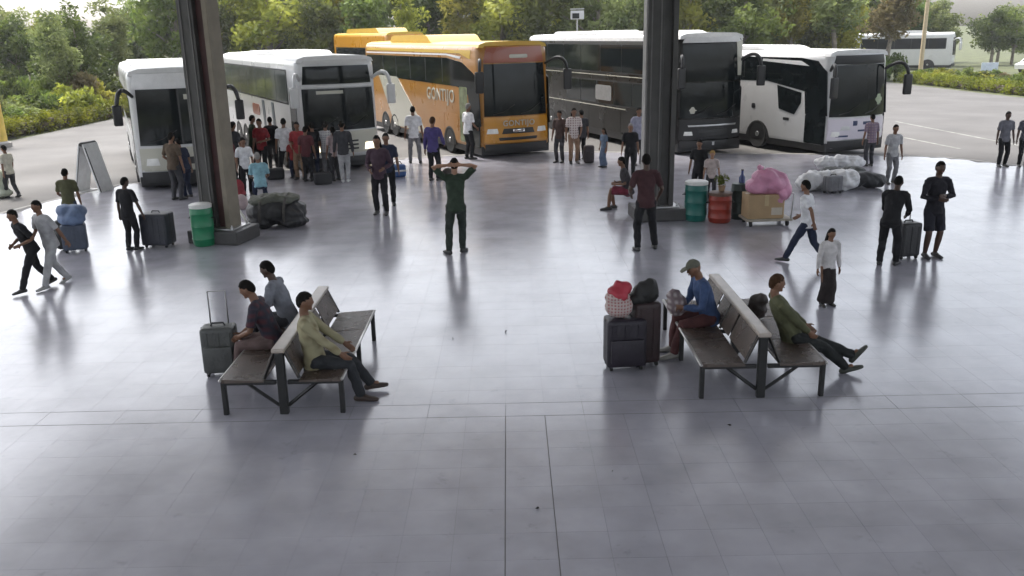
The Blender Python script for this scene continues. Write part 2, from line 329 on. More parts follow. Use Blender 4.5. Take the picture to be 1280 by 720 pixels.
# ------------------------------------------------------------------ coaches
def tf(loc, z=(0, 0, 1)): return Matrix.Translation(loc)
class Bus:
    def __init__(s, name, label, corner, rz, H, L, body, roof, lower=None, hw=1.27, rake=.10, group='coaches parked nose-in at the platform', cat='bus'):
        c, sn = math.cos(rz), math.sin(rz)
        s.hw, s.H, s.L, s.rake = hw, H, L, rake
        s.o = empty(name, (corner[0]+hw*c, corner[1]+hw*sn, zR), rz); tag(s.o, label, cat, group)
        z0 = .30; zc = (z0+H)/2; rc = .24
        per = rrect(-hw, hw, z0, H, rc, 5); n = len(per)
        mb = MB(); bm = mb.bm; rings = []
        def ring(k, dy):
            return [bm.verts.new((x*k, s.yf(x*k, zc+(z-zc)*k)+dy, zc+(z-zc)*k)) for x, z in per]
        cen = bm.verts.new((0, s.yf(0, zc), zc))
        for k, dy in ((.35, 0), (.7, 0), (.90, 0), (.95, .012), (.985, .06), (1, .16)): rings.append(ring(k, dy))
        for y in (1.2, L*.5, L-.25): rings.append([bm.verts.new((x, y, z)) for x, z in per])
        for k, y in ((.985, L-.06), (.93, L), (.5, L+.03)): rings.append([bm.verts.new((x*k, y, zc+(z-zc)*k)) for x, z in per])
        c2 = bm.verts.new((0, L+.04, zc))
        for a, b in zip(rings, rings[1:]):
            for j in range(n): bm.faces.new((a[j], a[(j+1) % n], b[(j+1) % n], b[j]))
        for j in range(n): bm.faces.new((cen, rings[0][(j+1) % n], rings[0][j])); bm.faces.new((c2, rings[-1][j], rings[-1][(j+1) % n]))
        s.body = mb.build('body', body, s.o, True)
        # roof cap: slightly crowned shell sitting on the body
        mb = MB(); rp = [(-hw*.97, H-.13), (-hw*.93, H-.02), (-hw*.75, H+.05), (0, H+.075), (hw*.75, H+.05), (hw*.93, H-.02), (hw*.97, H-.13)]
        mb.prism(rp, 'y', s.yf(0, H)+.16, L-.12); s.roof = mb.build('roof', roof, s.o, True)
        mb = MB(); mb.box((0, L/2+.05, .36), (hw*1.96, L-.35, .30), .04); mb.build('underbody', BLACKP, s.o)
    def yf(s, x, z):
        return (s.rake*max(0, z-1.15)**1.25*.55 + max(0, .75-z)*.05) + .26*(abs(x)/s.hw)**2.6
    def front(s, name, m, z0, z1, w0, w1=None, off=.018, x0=None, parent=None, nx=10, nz=5, th=.03, xc=0):
        """curved patch on the nose between heights z0..z1, half widths w0 (bottom) and w1 (top)"""
        w1 = w0 if w1 is None else w1; mb = MB(); bm = mb.bm; A = []; B = []
        for j in range(nz+1):
            t = j/nz; z = z0+(z1-z0)*t; w = w0+(w1-w0)*t
            a = []; b = []
            for i in range(nx+1):
                u = -1+2*i/nx; x = xc+u*w
                r = .0
                y = s.yf(x, z)
                e = max(0, abs(u)-.92)*.12+(0.008 if j in (0, nz) else 0)
                a.append(bm.verts.new((x, y-off+e, z))); b.append(bm.verts.new((x, y-off+th+.02, z)))
            A.append(a); B.append(b)
        for j in range(nz):
            for i in range(nx):
                bm.faces.new((A[j][i], A[j][i+1], A[j+1][i+1], A[j+1][i])); bm.faces.new((B[j][i+1], B[j][i], B[j+1][i], B[j+1][i+1]))
        for i in range(nx):
            bm.faces.new((A[0][i+1], A[0][i], B[0][i], B[0][i+1])); bm.faces.new((A[nz][i], A[nz][i+1], B[nz][i+1], B[nz][i]))
        for j in range(nz):
            bm.faces.new((A[j][0], A[j+1][0], B[j+1][0], B[j][0])); bm.faces.new((A[j+1][nx], A[j][nx], B[j][nx], B[j+1][nx]))
        return mb.build(name, m, parent or s.o, True)
    def side(s, name, m, poly, sd=-1, off=.006, parent=None):
        a = s.hw-.02; b = s.hw+off
        return MB().prism(poly, 'x', sd*a, sd*b).build(name, m, parent or s.o)
    def windows(s, y0, y1, z0, z1, n, band=True, glass=GLASS, sides=(-1, 1)):
        for sd in sides:
            if band: bd = s.side('window_band', BLACKP, rrect(y0-.06, y1+.06, z0-.05, z1+.05, .06), sd, .004)
            w = (y1-y0)/n
            for i in range(n): s.side('window', glass, rrect(y0+i*w+.025, y0+(i+1)*w-.025, z0, z1, .07), sd, .012)
    def wheels(s, ys, r=.50):
        for y in ys:
            for sd in (-1, 1):
                s.side('wheel_arch', BLACKP, [(y+(r+.13)*math.cos(R(t)), .36+(r+.13)*math.sin(R(t))) if t <= 180 else p for t, p in [(q, None) for q in range(0, 181, 15)]], sd, .009)
                w = empty('wheel', (sd*(s.hw-.10), y, r)); w.parent = s.o
                MB().lathe([(r*.62, -.10), (r*.9, -.12), (r, -.07), (r, .07), (r*.93, .115), (r*.62, .10)], 24, 'x').build('tyre', RUBBER, w, True)
                MB().lathe([(r*.6, .06*sd), (r*.6, .095*sd), (r*.52, .085*sd), (r*.40, .05*sd), (r*.2, .07*sd), (r*.16, .13*sd), (.02, .135*sd)], 20, 'x').build('rim', STEEL, w, True)
    def mirror(s, sd, m, z=None, big=1.0, reach=.42):
        z = z or s.H*.80; hw = s.hw
        root = Vector((sd*(hw-.10), s.yf(hw-.1, z), z)); pts = []
        for k in range(9):                                   # one smooth arch from the roof corner out and down
            t = k/8; pts.append(root+Vector((sd*reach*math.sin(t*1.45), -.50*big*math.sin(t*1.5), .24*math.sin(t*3.3)-.10*t)))
        dn = pts[-1]+Vector((sd*.02, 0, -.06))
        a = MB().tube(pts+[dn], [.045, .05, .055, .06, .06, .06, .06, .058, .055, .05], n=8).build('mirror_arm', m, s.o, True)
        q = MB().box(dn+Vector((0, 0, -.26*big)), (.24*big, .13, .56*big), .055, Matrix.Rotation(R(-8*sd), 3, 'Z'), 3).build('mirror_housing', m, a, True)
        MB().box(dn+Vector((0, .069, -.26*big)), (.19*big, .012, .48*big), .005, Matrix.Rotation(R(-8*sd), 3, 'Z')).build('mirror_glass', CHROME, a)
    def lamp(s, x, z, w=.34, h=.16, on=False, name='headlight'):
        for sd in (-1, 1):
            o = s.front(name, LAMPON if on else LAMP, z-h/2, z+h/2, w/2, w/2*.8, .030, xc=sd*x, nx=4, nz=3)
    def wipers(s, z):
        for x in (-.55, .45):
            y = s.yf(x, z)-.045
            MB().tube([(x-.35, s.yf(x-.35, z)-.05, z+.02), (x, s.yf(x, z+.1)-.055, z+.10), (x+.42, s.yf(x+.42, z+.32)-.05, z+.34)], [.014, .012, .01], n=6).build('wiper', BLACKP, s.o)
    def acunit(s, y0, y1, h, m, w=.80):
        z = s.H+.055
        pr = [(y0, z), (y0+.35, z+h*.8), (y0+.6, z+h), (y1-.5, z+h), (y1-.2, z+h*.75), (y1, z)]
        MB().prism(pr, 'x', -s.hw*w, s.hw*w).build('roof_air_unit', m, s.o, True)
    def plate(s, z=.55):
        s.front('number_plate', mat('plate_grey', (.5, .5, .5), .5), z-.06, z+.06, .2, .2, .05, nx=2, nz=1)
    def seams(s, ys, z0, z1, m=BLACKP, sides=(-1, 1)):
        for sd in sides:
            for y in ys: s.side('hatch_seam', m, [(y-.009, z0), (y+.009, z0), (y+.009, z1), (y-.009, z1)], sd, .007)
    def hatches(s, ys, z0, z1, m, sides=(-1, 1)):
        for sd in sides:
            for a, b in zip(ys, ys[1:]): s.side('luggage_hatch', m, rrect(a+.015, b-.015, z0, z1, .04, 2), sd, .008)
    def text_front(s, name, t, z, size, m, x=0):
        text(name, t, size, m, s.o, Matrix.Translation((x, s.yf(x, z)-.045, z)) @ Matrix.Rotation(R(90), 4, 'X'))
    def text_side(s, name, t, y, z, size, m, sd=-1):
        text(name, t, size, m, s.o, Matrix.Translation((sd*(s.hw+.014), y, z)) @ Matrix.Rotation(R(90*sd), 4, 'Z') @ Matrix.Rotation(R(90), 4, 'X'))

# 1: older white coach behind the left column
a = R(24)
b1 = Bus('coach', 'older white coach with tall white visor, nose half hidden by the maroon-grooved column', unproj(176, 234, zR+.26), a, 3.42, 12, WHITE, ROOFW, rake=.05)
b1.front('windscreen', GLASS, 1.38, 2.92, 1.13, 1.08); b1.front('destination_sign', OFFW, 2.62, 2.76, .30, .30, .035, xc=.45, nx=4, nz=2)
b1.front('visor', ROOFW, 2.93, 3.34, 1.18, 1.10, .05); b1.front('front_panel', OFFW, .66, 1.30, 1.17, 1.17, .014); b1.front('bumper', DKG, .34, .64, 1.18, 1.18, .06)
b1.front('grille', BLACKP, .82, 1.02, .42, .42, .03); b1.lamp(.86, .92, .36, .2); b1.wipers(1.45); b1.plate(.5); b1.windows(1.3, 11.2, 1.75, 2.75, 7); b1.wheels([2.3, 8.2, 9.5])
b1.mirror(-1, BLACKP); b1.mirror(1, BLACKP); b1.acunit(4.5, 8.2, .12, ROOFW); b1.front('windscreen_pillar', BLACKP, 1.38, 2.92, .025, .025, .028, nx=2)
for sd in (-1, 1): b1.side('door', GREYGLASS, rrect(.45, 1.15, .5, 2.7, .08), sd, .012)
b1.hatches([3.1, 4.6, 6.1, 7.4], .48, 1.45, WHITE)
# 2: white coach with two-part front
b2 = Bus('coach', 'white coach with split front glass, crowd of passengers at its door', unproj(382, 212, zR+.26), R(27), 3.60, 13, WHITE, ROOFW, rake=.08)
b2.front('upper_windscreen', GLASS, 2.82, 3.36, 1.10, 1.04); b2.front('white_bar', WHITE, 2.70, 2.80, 1.15, 1.14, .05); b2.front('windscreen', GLASS, 1.40, 2.68, 1.14, 1.13)
b2.front('destination_sign', OFFW, 2.52, 2.62, .42, .42, .035, xc=-.30, nx=4, nz=2); b2.front('front_panel', OFFW, .68, 1.36, 1.18, 1.18, .014); b2.front('bumper', BLACKP, .34, .56, 1.16, 1.16, .03)
for z in (.78, .90, 1.02): b2.front('grille_slot', BLACKP, z, z+.055, .50, .50, .03)
b2.lamp(.88, .86, .34, .22, on=True); b2.wipers(1.45); b2.plate(.62); b2.mirror(-1, WHITE, 2.95, 1.1, .30); b2.mirror(1, WHITE, 2.95, 1.1, .40)
b2.windows(1.5, 12.4, 2.2, 3.2, 7, glass=GREYGLASS); b2.wheels([2.7, 9.0, 10.4]); b2.acunit(4, 8.5, .12, ROOFW)
for sd in (-1, 1): b2.side('door', GLASS, rrect(.5, 1.28, .45, 2.6, .1), sd, .012)
b2.side('destination_panel', RED, rrect(6.0, 7.2, 1.5, 1.9, .1), -1, .012); b2.hatches([3.5, 5, 6.5, 8.1], .5, 1.5, WHITE)
for y in (3.45, 4.95): b2.side('side_stripe', mat('grey_blue_stripe', (.10, .12, .14), .4), [(y, .5), (y+.35, .5), (y+.55, 2.1), (y+.2, 2.1)], -1, .014)
# 3: yellow coach
b3 = Bus('coach', 'yellow coach with black sweeping window band and red header over its windscreen', unproj(605, 194, zR+.26), R(25), 3.90, 13.6, ORA, ROOFY, rake=.10, hw=1.32)
b3.front('header', RED, 3.28, 3.78, 1.13, 1.02, .03); b3.front('destination_sign', OFFW, 3.42, 3.54, .34, .34, .045, xc=.1, nx=4, nz=2); b3.front('windscreen', GLASS, 1.52, 3.24, 1.17, 1.12)
b3.front('front_panel', YEL, .62, 1.48, 1.20, 1.20, .016); b3.front('grille', BLACKP, .92, 1.10, .62, .55, .034); b3.front('lower_grille', BLACKP, .70, .80, .70, .74, .03); b3.front('bumper', BLACKP, .34, .58, 1.17, 1.17, .03)
b3.front('emblem', CHROME, .97, 1.06, .22, .22, .05, nx=4, nz=2); b3.lamp(.93, 1.02, .40, .17, name='headlight'); b3.wipers(1.56); b3.text_front('lettering', 'GONTIJO', 1.27, .26, OFFW)
b3.mirror(-1, DKG, 3.2, 1.25, .30); b3.mirror(1, DKG, 3.2, 1.25, .52)
for sd in (-1, 1):
    b3.side('window_band', GLASS, [(.20, 1.2), (1.05, 1.2), (1.25, 2.2), (2.2, 2.44), (13.2, 2.52), (13.3, 3.40), (3.2, 3.42), (1.7, 3.28), (.75, 2.95), (.33, 2.75)], sd, .010)
    b3.side('roof_shoulder', ROOFY, [(1.0, 3.40), (1.9, 3.58), (13.2, 3.60), (13.2, 3.70), (.9, 3.70)], sd, .009)
    b3.side('door', GREENGLASS, rrect(1.32, 2.05, .55, 2.45, .08), sd, .012); b3.side('door_front_panel', GLASS, rrect(.3, 1.18, .45, 1.46, .06), sd, .011)
    b3.side('roof_rail', ROOFW, [(1.9, 3.40), (3.2, 3.50), (13.3, 3.48), (13.3, 3.53), (3.2, 3.56), (1.8, 3.47)], sd, .012)
    b3.side('pale_sweep', OFFW, [(5.6, .5), (9.6, .5), (11.6, 2.55), (9.0, 2.55)], sd, .012)
    for y in (3.6, 5.4, 7.2, 9.0, 10.8): b3.side('window_divider', BLACKP, [(y, 2.54), (y+.05, 2.54), (y+.05, 3.38), (y, 3.38)], sd, .014)
b3.text_side('lettering', 'GONTIJO', 3.95, 2.05, .62, OFFW); b3.text_side('lettering', 'GONTIJO', 3.95, 2.05, .62, OFFW, 1); b3.hatches([2.2, 3.6, 5.2], .55, 1.45, ORA); b3.wheels([3.3-.2, 9.6, 10.9]); b3.acunit(5.5, 10.5, .26, ROOFY)
# 4: black double deck coach
b4 = Bus('coach', 'black double-deck coach with white roof edge and thin pale side lines', unproj(850, 190, zR+.26), R(20), 4.05, 14, BLK, ROOFW, rake=.07)
b4.front('roof_brow', ROOFW, 3.80, 4.0, 1.12, 1.02, .04); b4.front('upper_windscreen', GLASS, 2.55, 3.76, 1.15, 1.10); b4.front('windscreen', GLASS, 1.36, 2.50, 1.18, 1.15)
b4.front('corner_panel', OFFW, 2.7, 3.86, .09, .16, .035, xc=1.08, nx=3); b4.front('front_panel', DKG, .62, 1.30, 1.20, 1.19, .016); b4.front('chrome_strip', STEEL, 1.06, 1.12, .92, .95, .034)
b4.front('grille', BLACKP, .70, .95, .55, .55, .032); b4.front('bumper', BLACKP, .34, .58, 1.17, 1.17, .04); b4.lamp(.92, .84, .30, .13); b4.wipers(1.42); b4.plate(.48)
b4.front('dashboard_card', OFFW, 1.50, 1.72, .13, .13, .026, xc=-.78, nx=2, nz=2)
b4.mirror(-1, BLACKP, 3.2, 1.2, .30); b4.mirror(1, BLACKP, 3.2, 1.2, .40); b4.windows(.8, 13.4, 2.72, 3.72, 7); b4.windows(2.0, 9.5, 1.5, 2.35, 5)
for sd in (-1, 1):
    b4.side('pale_line', OFFW, [(.8, 2.56), (13.4, 2.58), (13.4, 2.61), (.8, 2.59)], sd, .014); b4.side('pale_line', OFFW, [(4, 1.36), (13.4, 1.40), (13.4, 1.43), (4, 1.39)], sd, .014)
    b4.side('side_emblem', mat('grey_emblem', (.22, .22, .22), .4), rrect(5.2, 6.6, 1.62, 2.2, .1), sd, .016)
    b4.side('roof_rail', ROOFW, [(.4, 3.86), (13.6, 3.86), (13.6, 3.98), (.5, 3.98)], sd, .012); b4.side('door', GLASS, rrect(.35, 1.1, .5, 2.35, .1), sd, .013)
b4.hatches([4.4, 5.8, 7.2, 8.8], .5, 1.3, BLK); b4.wheels([3.2, 9.9, 11.2]); b4.acunit(2.2, 4.6, .10, ROOFW); b4.acunit(7, 11.5, .14, ROOFW)
# 5: white coach with dark swept band
b5 = Bus('coach', 'white coach with navy logo on its side and dark swept window band', unproj(1036, 190, zR+.26), R(23), 3.42, 13, WHITE, ROOFW, rake=.10)
b5.front('windscreen', GLASS, 1.36, 3.02, 1.16, 1.08); b5.front('header', DKG, 3.04, 3.32, 1.08, 1.0, .03); b5.front('front_panel', LILAC, .62, 1.30, 1.20, 1.19, .016); b5.front('bumper', BLACKP, .34, .58, 1.17, 1.17, .03)
b5.front('logo_swoosh', WHITE, .92, 1.06, .20, .12, .032, xc=-.62, nx=4, nz=3); b5.front('badge', BLUEP, 1.06, 1.22, .09, .09, .032, xc=-.25, nx=3, nz=2); b5.front('badge', BLUEP, 1.08, 1.18, .20, .20, .032, xc=.28, nx=3, nz=2)
b5.front('slogan_bar', BLUEP, .86, .92, .28, .28, .032, xc=.15, nx=4, nz=1); b5.front('slogan_bar', BLUEP, .70, .76, .22, .22, .032, xc=-.72, nx=4, nz=1); b5.front('see_through_green', mat('green_seen_through_glass', (.30, .36, .24), .4), 1.70, 2.05, .18, .18, .026, xc=.78, nx=3, nz=2)  # pale green patch painted in for the greenery seen through the windscreen
b5.lamp(.95, .80, .3, .16); b5.wipers(1.42); b5.mirror(-1, BLACKP, 2.85, 1.2, .34); b5.mirror(1, BLACKP, 2.85, 1.2, .42)
for sd in (-1, 1):
    b5.side('window_band', GLASS, [(.22, 1.4), (1.25, 1.4), (1.35, 2.15), (3.3, 2.42), (12.6, 2.30), (12.7, 3.24), (1.6, 3.24), (.8, 3.15), (.36, 2.8)], sd, .010)
    b5.side('door', GLASS, rrect(.28, 1.24, .45, 1.4, .05), sd, .011); b5.side('quarter_window', GLASS, [(1.5, 1.75), (1.8, 1.35), (2.6, 1.50), (2.75, 2.30), (1.5, 2.1)], sd, .016)
    b5.side('roof_flash', ROOFW, [(1.2, 2.98), (3.6, 3.10), (3.6, 3.18), (1.6, 3.14)], sd, .016)
    for y, z in ((5.2, 2.0), (5.0, 1.72)): b5.side('logo_mark', BLUEP, [(y, z), (y+.9, z+.04), (y+1.2, z+.22), (y+.3, z+.18)], sd, .014)
    b5.side('fuel_cap', BLACKP, rrect(3.9, 4.1, 1.42, 1.60, .06), sd, .014); b5.side('vent', BLACKP, rrect(4.95, 5.15, 1.16, 1.36, .06), sd, .014); b5.side('vent', BLACKP, rrect(2.05, 2.35, 1.12, 1.22, .04), sd, .014)
    for y in (4.6, 6.4, 8.2, 10): b5.side('window_divider', BLACKP, [(y, 2.5), (y+.05, 2.5), (y+.05, 3.08), (y, 3.08)], sd, .014)
b5.wheels([3.7, 9.4, 10.7], .52); b5.hatches([5.4, 7, 8.6], .5, 1.2, WHITE); b5.acunit(3.8, 8.5, .12, ROOFW)
# 6: second yellow coach parked farther back, only its roof shows
b6 = Bus('coach', 'second yellow coach parked behind, only its yellow roof showing above the first', (-7.4, 57), R(27), 4.35, 12, YEL, ROOFY, rake=.08)
b6.front('windscreen', GLASS, 1.5, 3.3, 1.15, 1.1); b6.windows(1.2, 11.4, 2.3, 3.4, 6); b6.wheels([2.6, 8.5]); b6.acunit(2.5, 9.5, .28, ROOFY); b6.lamp(.9, 1.0); b6.mirror(-1, DKG); b6.mirror(1, DKG)
# 7: white coach passing on the far road
b7 = Bus('coach', 'distant white coach on the far road beyond the right-hand hedge', (42.4, 86), R(62), 3.4, 9, WHITE, ROOFW, rake=.08, group='coaches beyond the hedge')
b7.front('windscreen', GLASS, 1.4, 3.0, 1.15, 1.1); b7.windows(.9, 8.4, 2.0, 2.9, 5); b7.wheels([2.3, 6.5]); b7.lamp(.9, .9); b7.mirror(-1, WHITE, big=1.3); b7.mirror(1, WHITE, big=1.3); b7.front('bumper', DKG, .34, .6, 1.17, 1.17, .04); b7.acunit(2.5, 6.5, .2, ROOFW)

# far car at the right
def car(loc, rz):
    c = empty('parked_car', loc, rz); tag(c, 'small white car on the far road beside the distant hedge', 'car')
    prof = [(-2.0, .35), (-2.05, .75), (-1.5, .92), (-.85, 1.42), (.75, 1.46), (1.55, .98), (2.0, .92), (2.05, .4)]
    MB().prism(prof, 'y', -.82, .82).build('body', WHITE, c)
    MB().prism([(-1.35, .96), (-.80, 1.38), (.70, 1.41), (1.38, .98)], 'y', -.828, .828).build('side_window', GLASS, c)
    for sd in (-1, 1): MB().prism([(-.02, .9), (.06, .9), (.06, 1.42), (-.02, 1.42)], 'y', sd*.80, sd*.834).build('door_pillar', WHITE, c)
    MB().box((-1.19, 0, 1.17), (.02, 1.4, .62), .005, Matrix.Rotation(R(52), 3, 'Y')).build('windscreen', GLASS, c)
    for x in (-1.25, 1.25):
        for sd in (-1, 1):
            MB().lathe([(.2, -.1), (.31, -.09), (.31, .09), (.2, .1)], 18, 'x').build('wheel', RUBBER, c, True, (x, sd*.76, .31), (0, 0, R(90)))
    for sd in (-1, 1): MB().box((-2.03, sd*.58, .70), (.06, .3, .14), .03).build('headlight', LAMP, c)
car((46.6, 79, zR-.02), R(15))

# ------------------------------------------------------------------ trees, bushes, hedges
def leaf_mesh(name, centres, per, size, spread, seed, flat=1.0):
    r = np.random.default_rng(seed); C = np.repeat(np.array(centres), per, 0); n = len(C)
    d = r.normal(size=(n, 3)); d /= np.linalg.norm(d, axis=1)[:, None]; rad = spread*np.cbrt(r.random((n, 1)))
    P = C+d*rad*np.array([1, 1, flat])
    u = r.normal(size=(n, 3)); u /= np.linalg.norm(u, axis=1)[:, None]; w = np.cross(u, r.normal(size=(n, 3))); w /= np.linalg.norm(w, axis=1)[:, None]
    s = size*(.6+.8*r.random((n, 1))); a = u*s; b = w*s*.42
    V = np.stack([P-a, P+b-a*.1, P+a, P-b-a*.1], 1).reshape(-1, 3)
    me = bpy.data.meshes.new(name); F = np.arange(4*n).reshape(-1, 4)
    me.from_pydata(V.tolist(), [], F.tolist()); me.update(); return me
FOL = {'green': foliage('leaf_green', (.066, .098, .022), (.216, .270, .054)), 'yellow': foliage('leaf_yellow_green', (.156, .174, .024), (.432, .420, .072)),
       'dark': foliage('leaf_dark', (.046, .072, .019), (.138, .186, .043)), 'brown': foliage('leaf_brownish', (.11, .095, .04), (.24, .19, .09)), 'hedge': foliage('leaf_hedge', (.09, .12, .014), (.27, .30, .03)), 'grey': foliage('leaf_grey_green', (.108, .138, .048), (.282, .318, .114))}
BARK = mat('pale_bark', (.22, .19, .15), .9, var=.35, scale=5, bump=.4, bscale=20)
BARKD = mat('brown_bark', (.08, .06, .045), .9, var=.35, scale=5, bump=.4, bscale=20)
def tree_meshes(kind, seed):
    r = random.Random(seed); mb = MB(); H = 7.5 if kind == 'tall' else 6.0
    bend = [(r.uniform(-.25, .25), r.uniform(-.25, .25)) for _ in range(4)]
    tp = [(0, 0, -.1), (bend[0][0]*.3, bend[0][1]*.3, H*.25), (bend[1][0], bend[1][1], H*.5), (bend[2][0], bend[2][1], H*.78)]
    mb.tube(tp, [.17, .13, .10, .04], n=8); cents = []
    for i in range(9 if kind == 'tall' else 11):
        t = r.uniform(.30, .92); z = H*t*.85; ang = r.uniform(0, 6.28); ln = (1.0 if kind == 'tall' else 1.9)*r.uniform(.6, 1.15)*(1.15-t*.6)
        p0 = Vector((bend[1][0]*t, bend[1][1]*t, z)); p2 = p0+Vector((math.cos(ang)*ln, math.sin(ang)*ln, ln*r.uniform(.35, .9)))
        mb.tube([p0, (p0+p2)/2+Vector((0, 0, .1)), p2], [.055, .04, .02], n=6)
        for k in range(5):
            q = p0.lerp(p2, .45+.16*k)+Vector((r.gauss(0, .28), r.gauss(0, .28), r.gauss(0, .30))); cents.append(tuple(q))
    for k in range(6): cents.append((bend[2][0]+r.gauss(0, .4), bend[2][1]+r.gauss(0, .4), H*.86+r.gauss(0, .55)))
    tm = mb.mesh('trunk'); tm.polygons.foreach_set('use_smooth', [True]*len(tm.polygons))
    return tm, leaf_mesh('crown', cents, 62 if kind == 'tall' else 75, .15, .62, seed)
TREES = {k: [tree_meshes(k, 10*i+len(k)) for i in range(4)] for k in ('tall', 'broad')}
def place_tree(x, y, h, kind, fol, label, group, bark=BARK):
    tm, cm = random.choice(TREES[kind]); t = empty('tree', (x, y, zR-.05), random.uniform(0, 6.28)); s = h/(7.6 if kind == 'tall' else 6.2); t.scale = (s*random.uniform(.9, 1.2), s*random.uniform(.9, 1.2), s)
    tag(t, label, 'tree', group)
    for nm, me, m in (('trunk', tm, bark), ('crown', cm, FOL[fol])):
        o = bpy.data.objects.new(nm, me); COL.objects.link(o); o.parent = t
        if not me.materials: me.materials.append(m)
        o.material_slots[0].link = 'OBJECT'; o.material_slots[0].material = m
# belt behind the coaches
back = []
for i in range(46):
    x = -27+i*1.27+random.uniform(-.5, .5); row = i % 3; y = 73+row*4.5+random.uniform(-1, 1)+max(0, -x-8)*.0
    fol = random.choices(['green', 'yellow', 'grey', 'brown', 'dark'], [3, 4.5, 3, .35, 1.2])[0]
    if 4 < x+30 < 14 and row == 0 and random.random() < .12: fol = 'brown'
    h = random.uniform(8.0, 11.5); kind = 'tall' if random.random() < .5 else 'broad'
    nm = {'green': 'mid green', 'yellow': 'sunlit yellow-green', 'grey': 'pale grey-green', 'brown': 'brownish', 'dark': 'dark green'}[fol]
    wh = 'behind the split-front white coach' if x < -12 else 'behind the two yellow coaches' if x < 3 else 'behind the black double-deck coach' if x < 19 else 'behind the coach with the navy logo' if x < 31 else 'behind the tan lamp post'
    place_tree(x, y, h, kind, fol, '%s %s tree %s' % (nm, 'slender pale-trunked' if kind == 'tall' else 'bushy spreading', wh), 'trees behind the coaches')
# right-hand corner, lower and darker
for i in range(13):
    x = 34+i*2.1+random.uniform(-.7, .7); y = 97+random.uniform(-3, 8); h = random.uniform(6.4, 8.8)-max(0, i-6)*.42
    fol = random.choice(['green', 'dark', 'grey']); place_tree(x, y, h, 'broad', fol, '%s spreading tree behind the distant white coach' % {'green': 'mid green', 'dark': 'dark green', 'grey': 'pale grey-green'}[fol], 'trees beyond the far road')
# left bank: uneven, sky shows through
for i in range(26):
    x = -25.5-random.uniform(0, 16); y = 43+i*1.35+random.uniform(-1.5, 1.5); 
    if x > -27 and y < 46: x -= 4
    fol = random.choices(['green', 'grey', 'dark', 'yellow'], [3, 3, 2.5, 1.2])[0]; kind = random.choice(['tall', 'broad'])
    h = random.uniform(4.2, 6.2)+(y-45)*.045
    place_tree(x, y, h, kind, fol, '%s %s tree on the overgrown bank beside the left road' % ({'green': 'mid green', 'grey': 'pale grey-green', 'dark': 'dark green', 'yellow': 'yellow-green'}[fol], 'slender' if kind == 'tall' else 'bushy'), 'trees on the left bank')
def bush_mesh(seed):
    r = random.Random(seed); c = []
    for _ in range(34):
        a = r.uniform(0, 6.28); q = math.sqrt(r.random())*.85; c.append((q*math.cos(a), q*math.sin(a), r.uniform(.1, 1.25)*(1.1-q*.6)))
    return leaf_mesh('foliage', c, 60, .11, .30, seed)
BUSH = [bush_mesh(k) for k in range(4)]
def bush(x, y, s, h, fol, label, group):
    me = random.choice(BUSH); o = bpy.data.objects.new('bush', me); COL.objects.link(o)
    if not me.materials: me.materials.append(FOL['green'])
    o.material_slots[0].link = 'OBJECT'; o.material_slots[0].material = FOL[fol]
    o.location = (x, y, zR-.03); o.scale = (s, s, h); o.rotation_euler.z = random.uniform(0, 6.28); tag(o, label, 'bush', group)
for i in range(40):
    y = 40+i*.66+random.uniform(-.5, .5); x = -24.6-random.uniform(0, 4.5)-(0 if y < 56 else -(y-56)*.5)
    fol = random.choices(['dark', 'green', 'grey', 'brown', 'yellow'], [3, 3, 2, 1.2, 1])[0]
    bush(x, y, random.uniform(1.0, 1.7), random.uniform(1.0, 2.1), fol, '%s bush in the thicket above the left road hedge' % {'dark': 'dark green', 'green': 'mid green', 'grey': 'grey-green', 'brown': 'dry brownish', 'yellow': 'yellow-green'}[fol], 'bushes on the left bank')
for i in range(34):
    x = -22+i*1.58+random.uniform(-.5, .5); y = 71.6+random.uniform(-.6, .8); fol = random.choice(['dark', 'green', 'dark', 'grey'])
    bush(x, y, random.uniform(1.0, 1.5), random.uniform(1.1, 2.2), fol, '%s bush at the foot of the trees behind the coaches' % {'dark': 'dark green', 'green': 'mid green', 'grey': 'grey-green'}[fol], 'bushes behind the coaches')
for i in range(30):
    t = i/29; x = 31.8+random.uniform(0, 6.5)+t*1.5; y = 70-t*18+random.uniform(-1, 1); fol = random.choice(['dark', 'green', 'yellow', 'green', 'brown'])
    bush(x, y, random.uniform(.8, 1.3), random.uniform(.55, .95), fol, '%s low shrub in the planting right of the far road' % {'dark': 'dark green', 'green': 'mid green', 'yellow': 'yellow-green', 'brown': 'dry brownish'}[fol], 'shrubs by the far road')
def hedge(pts, w, h, fol, label):
    hd = empty('hedge', (*pts[0], zR)); tag(hd, label, 'hedge'); c = []; r = random.Random(3)
    mb = MB()
    for (x0, y0), (x1, y1) in zip(pts, pts[1:]):
        L = math.hypot(x1-x0, y1-y0); a = math.atan2(y1-y0, x1-x0)
        mb.box(((x0+x1)/2-pts[0][0], (y0+y1)/2-pts[0][1], h*.36), (L, w*.45, h*.62), .1, Matrix.Rotation(a, 3, 'Z'))
        for i in range(int(L*26)):
            t = r.random(); s = r.uniform(-.5, .5)*w; c.append((x0+(x1-x0)*t-math.sin(a)*s-pts[0][0], y0+(y1-y0)*t+math.cos(a)*s-pts[0][1], h*(.08+.85*r.random()**.8)))
    mb.build('branches', BARKD, hd)
    me = leaf_mesh('foliage', c, 26, .085, .24, 5); link('foliage', me, FOL[fol], hd)
hedge([(-23.4, 39.5), (-23.1, 46), (-22.9, 53), (-20, 62.5)], 1.3, .85, 'hedge', 'low clipped yellow-green hedge along the left road')
hedge([(30.7, 70), (31.0, 60), (31.4, 52)], 1.2, .7, 'hedge', 'low rough hedge edging the far road on the right')

